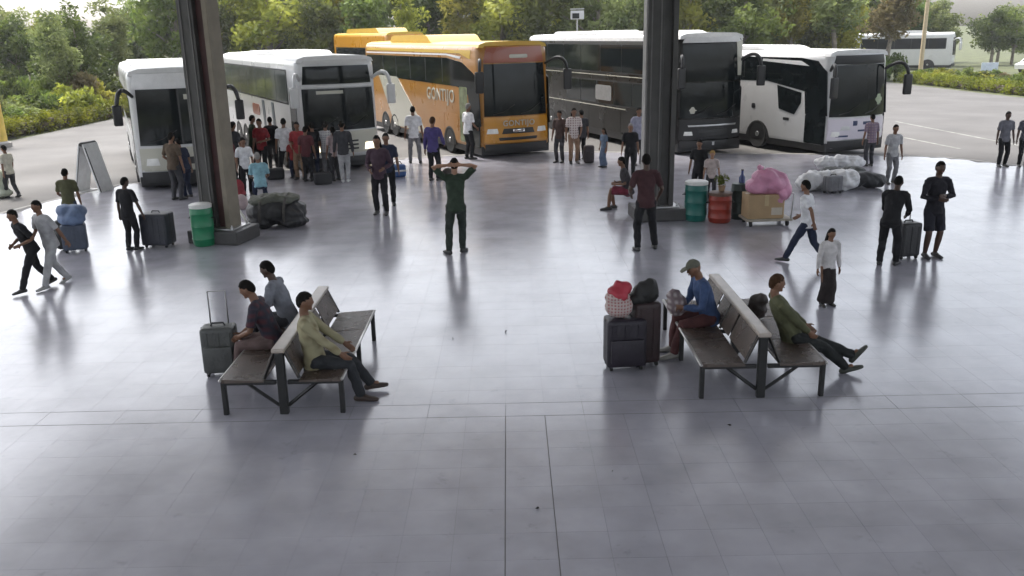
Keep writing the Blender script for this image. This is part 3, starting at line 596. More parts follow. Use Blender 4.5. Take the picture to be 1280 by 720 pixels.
# thin bright air over the whole yard
HZ = bpy.data.materials.new('thin_haze'); HZ.use_nodes = True; nt = HZ.node_tree; nt.nodes.remove(nt.nodes['Principled BSDF'])
pv = nt.nodes.new('ShaderNodeVolumePrincipled'); pv.inputs['Color'].default_value = (.95, .96, 1, 1); pv.inputs['Density'].default_value = .0005; pv.inputs['Anisotropy'].default_value = .3
nt.links.new(pv.outputs[0], nt.nodes['Material Output'].inputs['Volume'])
MB().box((0, 45, 6.2), (260, 190, 14.8)).build('haze', HZ)['kind'] = 'stuff'

# posts and small roadside things
def post(name, px, py, z, r, h, m, label, cat, cap=True):
    x, y = unproj(px, py, z); p = empty(name, (x, y, z)); tag(p, label, cat)
    MB().tube([(0, 0, -.1), (0, 0, h*.5), (0, 0, h)], [r*1.1, r, r*.9], n=14, rnd=0).build('shaft', m, p, True)
    MB().lathe([(r*1.6, 0), (r*1.6, .18), (r*1.1, .25)], 14).build('footing', KERB, p)
    if cap: MB().lathe([(r*1.15, h), (r*1.15, h+.05), (r*.5, h+.1)], 14).build('cap', m, p)
    return p
post('yellow_pillar', 1, 184, zR, .28, 2.5, mat('yellow_post_paint', (.62, .45, .10), .7, var=.2, scale=3), 'yellow painted round pillar at the roadside below the left bank', 'pillar')
lp = post('lamp_post', 1150, 93, zR, .17, 9.0, mat('tan_concrete', (.50, .40, .26), .8, var=.1), 'tall tan concrete lamp post beside the distant white coach', 'lamp post', False)
MB().tube([(0, 0, 8.8), (-.5, 0, 9.2), (-1.6, 0, 9.4)], [.06, .05, .05], n=8).build('arm', STEEL, lp, True); MB().box((-1.9, 0, 9.4), (.7, .26, .12), .04).build('lamp_head', STEEL, lp)
x, y = unproj(1235, 100, zR); sg = empty('sign_board', (x, y, zR)); tag(sg, 'small pale blue-white board standing in the far roadside shrubs', 'sign')
MB().box((0, 0, 1.0), (1.3, .06, .62), .02).build('board', mat('pale_board', (.55, .60, .68), .5), sg)
for sx in (-.5, .5): MB().box((sx, .06, .5), (.06, .06, 1.2), .01).build('leg', STEEL, sg)
fx, fy = 4.6, 60
fl = empty('floodlight_mast', (fx, fy, zR)); tag(fl, 'white floodlight housing on a mast rising behind the black coach', 'floodlight')
MB().tube([(0, 0, -.1), (0, 0, 5.0)], [.07, .05], n=10, rnd=0).build('mast', STEEL, fl, True)
MB().box((0, 0, 5.25), (.85, .3, .55), .06).build('housing', WHITE, fl); MB().box((-.1, -.16, 5.2), (.45, .03, .32), .01).build('lens', GLASS, fl); MB().box((0, 0, 5.62), (.9, .34, .05), .01).build('hood', WHITE, fl)
for xx, m in ((-.40, WHITE), (.40, WHITE)): MB().box((xx, -.17, 5.25), (.06, .04, .56), .01).build('frame', m, fl)

# ------------------------------------------------------------------ people
SKIN = {'brown': mat('brown_skin', (.17, .085, .05), .55, var=.08), 'dark': mat('dark_skin', (.065, .034, .022), .5, var=.08), 'tan': mat('tan_skin', (.30, .165, .105), .55, var=.08)}
HAIRM = {'black': mat('black_hair', (.010, .009, .008), .9, var=.3, scale=60, spec=.12), 'grey': mat('grey_hair', (.22, .21, .20), .9, var=.3, scale=60, spec=.12), 'blond': mat('blond_hair', (.33, .21, .08), .9, var=.3, scale=60, spec=.12), 'brown': mat('brown_hair', (.05, .026, .014), .9, var=.3, scale=60, spec=.12)}
EYEM = mat('dark_eye', (.012, .01, .009), .2); LIPM = mat('lips', (.14, .05, .04), .5)
def ik(a, t, l1, l2, hint):
    d = t-a; L = d.length; mx = (l1+l2)*.998
    if L > mx: t = a+d*(mx/L); d = t-a; L = mx
    L = max(L, abs(l1-l2)+1e-3); u = d.normalized(); x = (l1*l1-l2*l2+L*L)/(2*L); h = math.sqrt(max(0, l1*l1-x*x))
    p = hint-u*hint.dot(u)
    if p.length < 1e-4: p = Vector((0, 1, 0))
    return a+u*x+p.normalized()*h, t
def person(label, loc, H, face, top, bot, shoe=(.03, .03, .03), skin='brown', hair=('black', 'short'), pose=None, sleeve='short', legs='long', vox=.016, eyes=False, fat=1.0, group=None, collar=None):
    q = dict(pel=(0, 0, .515), lean=2, side=0, twist=0, hyaw=0, hpitch=0, fl=(-.06, 0, .04), fr=(.06, .015, .04), hl=(-.155, .03, .475), hr=(.155, .03, .475), kl=(-.15, 1, .1), kr=(.15, 1, .1), el=(-.6, -1, -.2), er=(.6, -1, -.2), tl=None, tr=None, curl=25)
    q.update(pose or {})
    o = empty('person', (loc[0], loc[1], loc[2] if len(loc) > 2 else 0), R(face)); tag(o, label, 'person', group)
    v = lambda t: Vector(t)*H
    pel = v(q['pel']); th = R(q['lean']); ph = R(q['side'])
    U = Vector((math.sin(ph), math.sin(th), math.cos(th)*math.cos(ph))).normalized()
    tw = R(q['twist']); Rv = Vector((math.cos(tw), math.sin(tw), 0)); Rv = (Rv-U*Rv.dot(U)).normalized(); Fv = U.cross(Rv)
    chest = pel+U*.30*H; shl = chest-Rv*.104*H-U*.012*H; shr = chest+Rv*.104*H-U*.012*H
    hipl = pel+v((-.050, 0, -.005)); hipr = pel+v((.050, 0, -.005))
    kl, al = ik(hipl, v(q['fl']), .245*H, .236*H, Vector(q['kl'])); kr, ar = ik(hipr, v(q['fr']), .245*H, .236*H, Vector(q['kr']))
    el, wl = ik(shl, v(q['hl']), .172*H, .148*H, Vector(q['el'])); er, wr = ik(shr, v(q['hr']), .172*H, .148*H, Vector(q['er']))
    nb = chest+U*.005*H; hy, hp = R(q['hyaw']), R(q['hpitch']-q['lean']*.7)
    MH = Matrix.Rotation(hy, 3, 'Z') @ Matrix.Rotation(-hp-th*.0-th, 3, 'X')
    hx = MH @ Vector((1, 0, 0)); hf = MH @ Vector((0, 1, 0)); hu = MH @ Vector((0, 0, 1))
    nt = nb+U*.040*H+hu*.012*H; hc = nt+hu*.062*H+hf*.012*H
    # --- skin: one continuous surface
    mb = MB(); st = lambda t, rx, ry: (pel+U*t*H, (rx*H, ry*H))
    tor = [st(-.03, .075, .055), st(.05, .075, .052), st(.12, .074, .052), st(.20, .086, .058), st(.27, .085, .050), st(.30, .045, .038)]
    mb.tube([p for p, _ in tor], [r for _, r in tor], Rv, 14)
    mb.tube([nb-U*.02*H, nb+U*.02*H, nt, hc-hu*.03*H], [.040*H, .032*H, .031*H, .033*H], Rv, 10)
    mb.tube([shl, chest, shr], [.027*H, .036*H, .027*H], Fv, 10)
    g = mb.ball(hc, 1, u=18, v=12)
    for w in g:
        d = w.co-hc; z = d.z; lo = max(0, -z); x = d.x*.0445*(1-.30*lo*lo); y = d.y*.056*(1-.14*lo)+(.006*lo); zz = d.z*.066
        w.co = hc+(hx*x+hf*y+hu*zz)*H
    mb.ball(hc+(hf*.055-hu*.008)*H, (.0075*H, .0085*H, .0105*H), u=8, v=6); mb.ball(hc+(hf*.036-hu*.052)*H, .0125*H, u=8, v=6)
    for s in (-1, 1): mb.ball(hc+(hx*s*.046-hf*.004-hu*.004)*H, (.006*H, .011*H, .016*H), u=8, v=6)
    for sh, e, w, s in ((shl, el, wl, -1), (shr, er, wr, 1)):
        mb.tube([sh, sh.lerp(e, .5), e, e.lerp(w, .35), w], [.026*H, .026*H, .021*H, .022*H, .0145*H], Fv, 10)
        d = (w-e).normalized(); pn = (-Rv*s-d*(-Rv*s).dot(d)); pn = pn.normalized() if pn.length > .1 else Fv; sdv = d.cross(pn)
        if sdv.dot(Fv) < 0 and abs(sdv.dot(Fv)) > .2: sdv = -sdv
        mb.tube([w-d*.01*H, w+d*.02*H, w+d*.05*H], [(.0145*H, .012*H), (.023*H, .0105*H), (.023*H, .0095*H)], sdv, 10)
        c = R(q['curl'])
        for k, ln in enumerate((.90, 1.0, .95, .75)):
            b = w+d*.05*H+sdv*(.0175-.0117*k)*H; d1 = d*math.cos(c*.5)+pn*math.sin(c*.5); d2 = d*math.cos(c*1.4)+pn*math.sin(c*1.4)
            p1 = b+d1*.020*ln*H; p2 = p1+d2*.016*ln*H; mb.tube([b-d*.008*H, b, p1, p2, p2+d2*.010*ln*H], [.0056*H]*3+[.005*H, .0044*H], pn, 6)
        tb = w+d*.014*H+sdv*.018*H; t1 = tb+(d*.6+sdv*.7+pn*.2)*.022*H; mb.tube([w+d*.01*H, tb, t1, t1+(d*.9+sdv*.2+pn*.3)*.020*H], [.008*H, .0075*H, .0065*H, .005*H], pn, 6)
    def leg(m, hip, k, a, rr, ex):
        m.tube([hip, hip.lerp(k, .45), k, k.lerp(a, .35), a], [r*H+ex for r in rr], (1, 0, 0), 12)
    for hip, k, a in ((hipl, kl, al), (hipr, kr, ar)): leg(mb, hip, k, a, (.050, .044, .033, .033, .021), 0)
    fdir = {}
    for nm, a, k, t in (('l', al, kl, q['tl']), ('r', ar, kr, q['tr'])):
        f = Vector(t).normalized() if t else Vector((-.12 if nm == 'l' else .12, 1, 0)).normalized(); fdir[nm] = f
        mb.tube([a, a+f*.05*H-Vector((0, 0, .02*H)) if not t else a+f*.05*H, ], [.02*H, .018*H], (1, 0, 0), 8)
    body = remesh(mb.build('body', SKIN[skin], o), vox*.85, 2)
    # --- clothes
    mb = MB(); ft = fat
    tor = [st(-.05, .099*ft, .081*ft), st(.0, .097*ft, .078*ft), st(.06, .090*ft, .070*ft), st(.12, .086*ft, .067*ft), st(.19, .098, .071), st(.25, .100, .066), st(.285, .082, .052), st(.305, .045, .042)]
    mb.tube([p for p, _ in tor], [r for _, r in tor], Rv, 16, .2); mb.tube([shl, chest-U*.006*H, shr], [.036*H, .042*H, .036*H], Fv, 12)
    for sh, e, w in ((shl, el, wl), (shr, er, wr)):
        if sleeve == 'none': continue
        if sleeve == 'long': mb.tube([sh, sh.lerp(e, .5), e, e.lerp(w, .4), e.lerp(w, .93)], [.037*H, .034*H, .031*H, .030*H, .023*H], Fv, 12, .3)
        else: mb.tube([sh, sh.lerp(e, .4), sh.lerp(e, .80)], [.037*H, .036*H, .036*H], Fv, 12, .1)
    tops = remesh(mb.build('jacket' if sleeve == 'long' else 'shirt', cloth(top), o), vox, 2, .010)
    mb = MB(); w2 = [st(-.06, .082, .066), st(-.035, .084, .066), st(-.01, .080, .060)]
    mb.tube([p for p, _ in w2], [r for _, r in w2], Vector((1, 0, 0)), 14, .3)
    if legs == 'skirt':
        k = (kl+kr)/2; a = (al+ar)/2+Vector((0, 0, .02*H)); mb.tube([pel, pel.lerp(k, .5), k, k.lerp(a, .6), a], [(.09*H, .07*H), (.098*H, .08*H), (.10*H, .085*H), (.108*H, .09*H), (.115*H, .095*H)], (1, 0, 0), 18, .1)
    else:
        for hip, k, a in ((hipl, kl, al), (hipr, kr, ar)):
            mb.ball(hip.lerp(k, .06), .058*H, u=10, v=8)
            if legs == 'shorts': mb.tube([hip, hip.lerp(k, .45), hip.lerp(k, .92)], [.058*H, .055*H, .053*H], (1, 0, 0), 12, .1)
            else: leg(mb, hip, k, a+Vector((0, 0, .008*H)), (.057, .051, .042, .040, .034), 0)
    remesh(mb.build('skirt' if legs == 'skirt' else legs if legs == 'shorts' else 'trousers', cloth(bot), o), vox, 2, .009)
    for nm, a in (('l', al), ('r', ar)):
        f = fdir[nm]; up = Vector((0, 0, 1)) if abs(f.z) < .5 else (Vector((0, 0, 1))-f*f.z).normalized(); rt = f.cross(up).normalized(); up = rt.cross(f)
        b = a-up*.04*H; mb = MB()
        pts = [(-.036, .022, .020, .021), (-.015, .028, .026, .027), (.02, .028, .026, .027), (.055, .020, .029, .019), (.09, .016, .028, .0155), (.115, .013, .020, .012)]
        mb.tube([b+f*p[0]*H+up*p[1]*H for p in pts], [(p[2]*H, p[3]*H) for p in pts], rt, 12, .6)
        so = mb.build('shoe', mat('shoe_%d_%d' % (int(shoe[0]*1000), int(shoe[2]*1000)), shoe, .55), o, True)
    hm, hs = hair
    mb = MB(); g = mb.ball(hc, 1, u=22, v=16); big = {'short': 1.06, 'long': 1.10, 'afro': 1.24, 'cap': 1.09, 'bun': 1.08}[hs]
    for w in g:
        d = w.co-hc; line = (.05+.50*d.y if d.y > 0 else .05+.9*d.y) if hs != 'cap' else .20+.1*d.y
        if hs == 'long': line = .15+.45*d.y if d.y > .25 else .26+2.4*(d.y-.25)
        k = big*(1+.03*math.sin(9*d.x+5*d.z)*math.cos(7*d.y)) if d.z > line else .86
        if hs == 'afro' and d.z > line: k *= 1+.05*math.sin(17*d.x)*math.sin(15*d.y+11*d.z)
        lo = max(0, -d.z); w.co = hc+(hx*d.x*.0445*k*(1-.1*lo)+hf*d.y*.056*k+hu*d.z*.066*k)*H
    if hs == 'long': mb.tube([hc-hf*.03*H+hu*.01*H, hc-hf*.055*H-hu*.05*H, chest-Fv*.068*H+U*.01*H, chest-Fv*.078*H-U*.07*H], [(.045*H, .03*H), (.047*H, .025*H), (.045*H, .02*H), (.03*H, .012*H)], Rv, 12)
    if hs == 'bun': mb.ball(hc-hf*.06*H+hu*.04*H, .028*H)
    if hs == 'cap': mb.tube([hc+hf*.04*H+hu*.026*H, hc+hf*.075*H+hu*.026*H, hc+hf*.10*H+hu*.018*H], [(.04*H, .006*H), (.042*H, .005*H), (.025*H, .004*H)], hx, 12)
    mb.build('cap' if hs == 'cap' else 'hair', HAIRM[hm] if isinstance(hm, str) else cloth(hm), o, True)
    if eyes:
        for s in (-1, 1):
            mb = MB(); mb.ball(hc+(hx*s*.0175+hf*.0495+hu*.006)*H, (.0068*H, .005*H, .0042*H), u=8, v=6); mb.build('eye', EYEM, o, True)
        mb = MB(); mb.ball(hc+(hf*.0535-hu*.030)*H, (.014*H, .006*H, .0045*H), u=8, v=6); mb.build('mouth', LIPM, o, True)
    return o
def standing(label, px, py, head, face, *a, hmin=1.5, hmax=1.88, z=0, **k):
    x, y = unproj(px, py, z); H = min(hmax, max(hmin, height_at(px, py, head, z)))
    k.setdefault('vox', .017 if y > 20 else .014)
    return person(label, (x, y, z), H, face, *a, **k)
BLACK = (.014, .014, .016); NAVY = (.02, .026, .05); DGREY = (.045, .045, .05); MGREY = (.16, .16, .17); LGREY = (.36, .36, .37); WHT = (.62, .62, .64); CREAMC = (.52, .50, .42); OLIVE = (.085, .085, .045); JEAN = (.055, .075, .12)
walk = dict(pel=(0, 0, .50), fl=(-.05, .17, .04), fr=(.05, -.16, .055), hl=(-.14, -.10, .50), hr=(.14, .14, .51), tr=(.05, 1, -.35), lean=5)
stroll = dict(pel=(0, 0, .508), fl=(-.05, .09, .04), fr=(.05, -.09, .048), hl=(-.15, -.03, .48), hr=(.15, .09, .49), tr=(.05, 1, -.2), lean=3)
wide = dict(pel=(0, 0, .505), fl=(-.12, .02, .04), fr=(.10, -.02, .04))
# left edge
standing('person in a cream shirt and dark trousers walking on the road by the yellow pillar', 17, 247, 182, 70, CREAMC, DGREY, pose=stroll, z=zR, vox=.018)
standing('person in an olive t-shirt standing behind the blue luggage pile', 93, 296, 214, 10, OLIVE, JEAN, pose=dict(hl=(-.10, .16, .56)))
standing('person in a pale grey shirt and light trousers walking beside someone in black', 72, 357, 246, 150, LGREY, LGREY, (.3, .3, .3), pose=dict(walk, lean=12))
standing('person in black with a cloth bundle on the arm, striding past the pale-shirted walker', 48, 362, 260, 140, BLACK, BLACK, pose=dict(pel=(0, 0, .50), fl=(-.07, .20, .04), fr=(.07, -.20, .07), hl=(-.09, .14, .57), hr=(.08, .16, .55), lean=20, tr=(.05, 1, -.3)), sleeve='short')
standing('person dressed all in black holding a dark trunk suitcase by its handle', 166, 313, 224, -15, BLACK, BLACK, skin='dark', pose=dict(hr=(.20, .06, .46), hyaw=-20))
standing('person in a brown shirt standing at the older white coach door', 222, 250, 166, -20, (.09, .065, .045), DGREY, pose=dict(hl=(-.12, .12, .56)))
# around the column and the split-front coach
standing('person in a white blouse and black trousers beside the red bag near the column', 310, 243, 172, -150, WHT, BLACK, hair=('black', 'bun'), pose=dict(hl=(-.14, .05, .46)))
standing('person in dark clothing waiting in the crowd behind the white blouse', 297, 226, 152, -30, DGREY, BLACK, hmin=1.62)
standing('person in a black jacket open over a red shirt in the coach queue', 331, 220, 148, 165, (.20, .02, .025), BLACK, pose=dict(hl=(-.08, .12, .62)), hmin=1.62)
standing('person in a white shirt and black trousers with back turned in the coach queue', 360, 221, 147, 10, WHT, BLACK, pose=wide, hmin=1.66)
standing('person in a red shirt and tan trousers in the coach queue', 377, 224, 152, 175, (.26, .035, .04), (.22, .14, .09), pose=dict(hr=(.09, .13, .58)), hmin=1.62)
standing('person in black between the red shirt and the grey shirt in the queue', 395, 223, 153, 30, BLACK, NAVY, hmin=1.62)
standing('person in a pale grey patterned shirt facing the split-front coach', 411, 222, 152, 0, ((.45, .45, .46), (.12, .12, .14), 5), MGREY, hmin=1.62)
standing('person in a charcoal jacket and pale grey trousers with white shoes', 432, 228, 151, 5, DGREY, LGREY, (.6, .6, .6), sleeve='long', pose=dict(fl=(-.04, 0, .04), fr=(.04, .03, .04)))
standing('person in a black shirt pressed against the coach side behind the red shirt', 343, 212, 146, 20, BLACK, DGREY, hmin=1.62)
standing('person in a dark green shirt at the open door of the split-front coach', 320, 214, 144, -60, (.03, .05, .03), BLACK, hmin=1.62)
standing('child in a red jersey holding on in the coach queue', 369, 223, 172, 30, (.24, .03, .03), NAVY, hmin=1.15, hmax=1.3)
standing('person in a maroon shirt carrying a black bag in the coach queue', 386, 227, 158, -10, (.09, .03, .035), BLACK, hmin=1.6)
standing('person in a pale pink top beside the charcoal jacket', 421, 226, 158, 40, (.38, .30, .30), DGREY, hair=('black', 'long'), hmin=1.55)
standing('person in dark blue work clothes bending by the older coach door', 236, 247, 172, 60, NAVY, NAVY, hmin=1.6, pose=dict(lean=14))
standing('person in a dark red shirt half behind the red bag by the column', 291, 238, 168, -40, (.10, .02, .025), BLACK, hmin=1.6)
for px_, py_, lab in ((404, 230, 'black holdall on the floor in the coach queue'), (345, 224, 'charcoal holdall on the floor beside the white-shirted queuer')):
    x, y = unproj(px_, py_); q_ = empty('duffel_bag', (x, y, 0), R(20)); tag(q_, lab, 'bag')
    MB().box((0, 0, .17), (.52, .28, .34), .08, seg=3).build('fabric', mat('holdall_%d' % px_, (.025, .025, .028), .7), q_, True)
    MB().tube([(-.12, 0, .33), (-.08, 0, .43), (.08, 0, .43), (.12, 0, .33)], [.014]*4, (0, 1, 0), 8).build('handle', BLACKP, q_)
bx, by = unproj(328, 254)
person('person in a light blue shirt sitting behind the big black bundle', (bx, by), 1.68, 20, (.20, .36, .42), NAVY, hair=('grey', 'short'), vox=.017, pose=dict(pel=(0, 0, .30), lean=18, fl=(-.08, .24, .04), fr=(.08, .24, .04), hl=(-.07, .20, .36), hr=(.07, .20, .36), kl=(0, .5, 1), kr=(0, .5, 1)))
standing('person in a plum top, dark leggings and boots standing alone on the floor', 477, 268, 168, 175, (.065, .04, .055), BLACK, sleeve='long', hair=('black', 'long'), pose=dict(hl=(-.09, .11, .60), hr=(.09, .11, .58), fl=(-.07, 0, .04), fr=(.06, -.04, .04)))
standing('person in a navy shirt just behind the plum-topped one', 487, 256, 166, 185, NAVY, BLACK, hmin=1.7)
standing('person in a white shirt and grey trousers by the orange coach side', 519, 204, 131, 5, WHT, MGREY, pose=dict(pel=(0, 0, .508), fl=(-.08, .03, .04), fr=(.09, -.02, .04)))
standing('person in a purple-blue jacket and black trousers by the yellow coach door', 543, 226, 146, -20, (.07, .055, .17), BLACK, sleeve='long', hair=('brown', 'short'), pose=dict(hr=(.13, .14, .56)))
standing('person in a white shirt and black trousers at the yellow coach nose', 586, 199, 127, -50, (.70, .70, .72), BLACK, hair=('grey', 'short'), pose=dict(hr=(.10, .13, .55)))
standing('person in a dark green shirt and trousers with both hands behind the head', 572, 317, 197, 4, (.030, .045, .030), (.028, .036, .030), skin='tan', sleeve='short', vox=.011, pose=dict(fl=(-.085, -.03, .04), fr=(.055, .05, .04), pel=(0, 0, .508), hl=(-.07, -.045, .93), hr=(.07, -.045, .93), el=(-1, .15, -.25), er=(1, .15, -.25), curl=50, tl=(-.5, 1, 0), tr=(.4, 1, 0)))
standing('person in a patterned pale blouse and tan trousers in front of the black coach', 717, 204, 135, 190, ((.56, .50, .48), (.18, .10, .10), 4), (.24, .15, .10), hair=('black', 'long'), pose=dict(hl=(-.10, .12, .55)))
standing('person in dark brown clothing close beside the pale blouse', 700, 203, 138, 150, (.07, .045, .04), DGREY)
standing('child in a pale blue dress standing near the black coach', 755, 209, 160, 120, (.12, .16, .22), (.09, .12, .18), legs='skirt', hair=('black', 'long'), hmin=1.15, hmax=1.25)
standing('person in a lavender shirt standing behind the ribbed column', 797, 206, 134, -170, (.28, .28, .36), DGREY, fat=1.12)
standing('grey-haired person in black standing behind the ribbed column', 787, 222, 154, 170, BLACK, BLACK, hair=('grey', 'short'))
standing('person in a dark shirt standing just behind the pale patterned blouse', 727, 200, 137, 20, DGREY, BLACK, hmin=1.62)
x, y = unproj(736, 204); q_ = empty('backpack', (x, y, 0), R(8)); tag(q_, 'dark backpack on the floor beside the tan-trousered person', 'backpack')
MB().box((0, 0, .30), (.34, .24, .58), .09, seg=3).build('fabric', mat('dark_pack', (.03, .022, .024), .7), q_, True); MB().box((0, -.13, .22), (.26, .08, .30), .03).build('pocket', MATS['dark_pack'], q_, True)
cx_, cy_ = unproj(785, 262)
person('person in red shorts sitting at the foot of the ribbed column', (cx_, cy_), 1.70, 80, (.05, .045, .05), (.17, .03, .05), legs='shorts', skin='brown', vox=.014, pose=dict(pel=(0, 0, .27), lean=14, fl=(-.06, .27, .04), fr=(.07, .20, .04), hl=(-.06, .17, .37), hr=(.07, .17, .37), kl=(0, .4, 1), kr=(0, .4, 1)))
standing('person in a dark maroon shirt and black trousers with back to the benches', 806, 312, 190, 5, (.055, .025, .028), BLACK, skin='dark', vox=.012, pose=dict(pel=(0, 0, .506), fl=(-.09, -.06, .04), fr=(.11, .02, .04), hl=(-.13, .12, .56), hr=(.14, .08, .52)))
standing('person in black standing just behind the teal barrel', 872, 249, 181, 150, BLACK, BLACK, hmin=1.5)
standing('child with blond curly hair in a pale top behind the red barrel', 888, 251, 196, 165, (.45, .38, .36), DGREY, hair=('blond', 'afro'), hmin=1.25, hmax=1.45, skin='tan')
# right
standing('person in mottled purple clothing before the white coach with the navy logo', 1086, 208, 145, 10, ((.16, .12, .17), (.30, .22, .22), 4), DGREY, hmin=1.58)
standing('person in a pale shirt and grey trousers standing behind the dark luggage heap', 1112, 229, 157, 185, LGREY, MGREY, hmin=1.58)
standing('person in a white shirt and dark trousers striding toward the column', 1006, 330, 222, 50, WHT, NAVY, vox=.012, pose=dict(pel=(0, 0, .485), fl=(-.05, .22, .04), fr=(.05, -.23, .075), hl=(-.14, -.12, .52), hr=(.14, .15, .53), tr=(.05, 1, -.7), lean=7))
standing('girl in a white top and long dark skirt standing behind the bench', 1031, 381, 285, 190, (.52, .50, .50), (.025, .02, .02), legs='skirt', hair=('black', 'long'), sleeve='long', hmin=1.2, hmax=1.3, vox=.011, pose=dict(hl=(-.15, .02, .46)))
standing('person in a black jacket bending over a black wheeled suitcase', 1109, 332, 222, -35, BLACK, BLACK, sleeve='long', skin='dark', vox=.012, hmin=1.68, pose=dict(pel=(0, -.05, .50), lean=26, hl=(-.06, .22, .50), hr=(.10, .22, .52), hpitch=15, fl=(-.08, -.02, .04), fr=(.07, .05, .04)))
standing('person in a black jacket and knee shorts standing with arms folded', 1161, 321, 201, 185, (.018, .017, .022), (.02, .02, .028), sleeve='long', legs='shorts', skin='dark', vox=.012, eyes=True, pose=dict(hl=(-.03, .12, .66), hr=(.04, .13, .63), el=(-1, -.5, -.4), er=(1, -.5, -.4)))
standing('person in a grey shirt standing at the platform edge next to a second one', 1251, 208, 139, 180, (.13, .13, .15), BLACK, skin='dark', hmin=1.62)
standing('person in a dark shirt at the platform edge, second of the pair', 1277, 208, 141, 170, (.08, .08, .10), BLACK, skin='dark', hmin=1.62)

# ------------------------------------------------------------------ benches
BFRAME = mat('black_bench_frame', (.010, .010, .010), .5, var=.2, scale=10, rvar=.1)
BSEAT = mat('perforated_bench_steel', (.085, .062, .050), .30, var=.25, scale=5, bump=.5, bscale=160, rvar=.1)
BCAP = mat('beige_bench_rail', (.36, .31, .27), .35, var=.12, scale=6)
def bench(cx, y0, y1, label, wl=.70, wr=.70):
    L = y1-y0; o = empty('bench', (cx, y0, 0)); tag(o, label, 'bench', 'back-to-back steel benches')
    for k in range(3):
        y = .05+k*(L-.10)/2
        MB().box((0, y, .37), (.10, .07, .74), .012).build('centre_post', BFRAME, o)
        for sd, w in ((-1, wl), (1, wr)):
            MB().box((sd*(w-.035), y, .20), (.055, .06, .40), .010).build('leg', BFRAME, o)
            MB().box((sd*(w*.5+.02), y, .385), (w-.09, .05, .045), .008).build('seat_bearer', BFRAME, o)
            MB().tube([(sd*.05, y, .10), (sd*w*.55, y, .37)], [(.022, .022)]*2, (0, 1, 0), 4, 0).build('brace', BFRAME, o)
            MB().tube([(sd*.20, y, .43), (sd*.055, y, .76)], [(.02, .02)]*2, (0, 1, 0), 4, 0).build('back_support', BFRAME, o)
    n = 3; w3 = L/n
    for sd, w in ((-1, wl), (1, wr)):
        for k in range(n):
            ya, yb = k*w3+.012, (k+1)*w3-.012; s = MB(); P = [(w-.02, .395), (w-.005, .425), (w-.03, .442), (w-.2, .430), (.20, .412), (.20, .395)]
            s.prism([(sd*a, b) for a, b in P], 'y', ya, yb); s.build('seat_panel', BSEAT, o, True)
            s = MB(); a = Vector((sd*.185, 0, .46)); b = Vector((sd*.062, 0, .745)); nn = Vector((sd*.92, 0, .39))*.010
            s.prism([(p.x, p.z) for p in (a, b, b+nn, a+nn)], 'y', ya+.02, yb-.02); s.build('back_panel', BSEAT, o)
        MB().tube([(sd*(w-.012), .0, .425), (sd*(w-.012), L, .425)], [.018]*2, n=8).build('front_rail', mat('worn_bright_rail', (.42, .41, .40), .3, metal=.7), o, True)
    MB().box((0, L/2, .775), (.15, L+.04, .05), .02).build('top_rail', BCAP, o)
    return o
bench(-2.62, 9.22, 11.75, 'steel back-to-back bench with three sitters and grey suitcase beside it')
bench(2.86, 9.42, 11.98, 'steel back-to-back bench with beige top rail and two sitters', .72, .74)
# sitters: x/y is the seat point; facing -X is 90 degrees, +X is -90
sit = dict(pel=(0, 0, .300), lean=12, fl=(-.06, .27, .04), fr=(.07, .25, .04), hl=(-.06, .20, .37), hr=(.07, .20, .37), kl=(-.1, .4, 1), kr=(.1, .4, 1), el=(-.8, -.6, -.4), er=(.8, -.6, -.4))
def sitp(**k): d = dict(sit); d.update(k); return d
person('person in a grey shirt leaning forward on the bench, farther from the grey suitcase', (-2.98, 11.2), 1.72, 84, (.19, .20, .23), DGREY, skin='dark', vox=.010, pose=sitp(lean=19, hpitch=8, hl=(-.05, .22, .36), hr=(.05, .23, .36)))
person('person in a dark navy and maroon shirt sitting bent beside the grey suitcase', (-2.98, 10.4), 1.70, 92, ((.022, .022, .036), (.075, .02, .028), 3), (.13, .09, .085), skin='brown', vox=.010, pose=sitp(lean=21, hpitch=14, hl=(-.04, .24, .34), hr=(.05, .25, .33)))
person('person in a khaki shirt sitting back with arm stretched to the knee', (-2.32, 9.66), 1.70, -84, ((.30, .275, .17), (.20, .165, .09), 2.5), (.03, .032, .036), skin='brown', vox=.010, sleeve='long', hair=('black', 'short'), shoe=(.04, .025, .02), pose=sitp(lean=-8, fl=(-.10, .36, .05), fr=(.08, .30, .04), hl=(-.09, .23, .345), hr=(.09, .20, .345), tl=(-.1, 1, .1), hpitch=4))
person('person in a blue hooded jacket and patterned cap sitting next to the stacked luggage', (2.58, 10.95), 1.70, 98, (.045, .075, .16), (.085, .035, .035), skin='brown', vox=.010, sleeve='long', hair=((.10, .10, .08), 'cap'), shoe=(.25, .24, .22), eyes=True, pose=sitp(lean=17, hpitch=20, fl=(-.07, .30, .04), fr=(.08, .26, .04), hl=(-.05, .23, .40), hr=(.05, .22, .38)))
person('person in an olive jacket reclining on the bench with crossed outstretched legs', (3.42, 10.22), 1.70, -92, (.085, .088, .048), (.020, .022, .022), skin='brown', vox=.010, sleeve='long', eyes=True, hair=('brown', 'short'), shoe=(.045, .05, .04), pose=sitp(lean=-24, pel=(0, 0, .292), fl=(.02, .45, .13), fr=(.03, .40, .04), hl=(-.06, .14, .325), hr=(.07, .12, .32), tl=(.15, .55, .85), tr=(.1, .9, .35), hpitch=10))

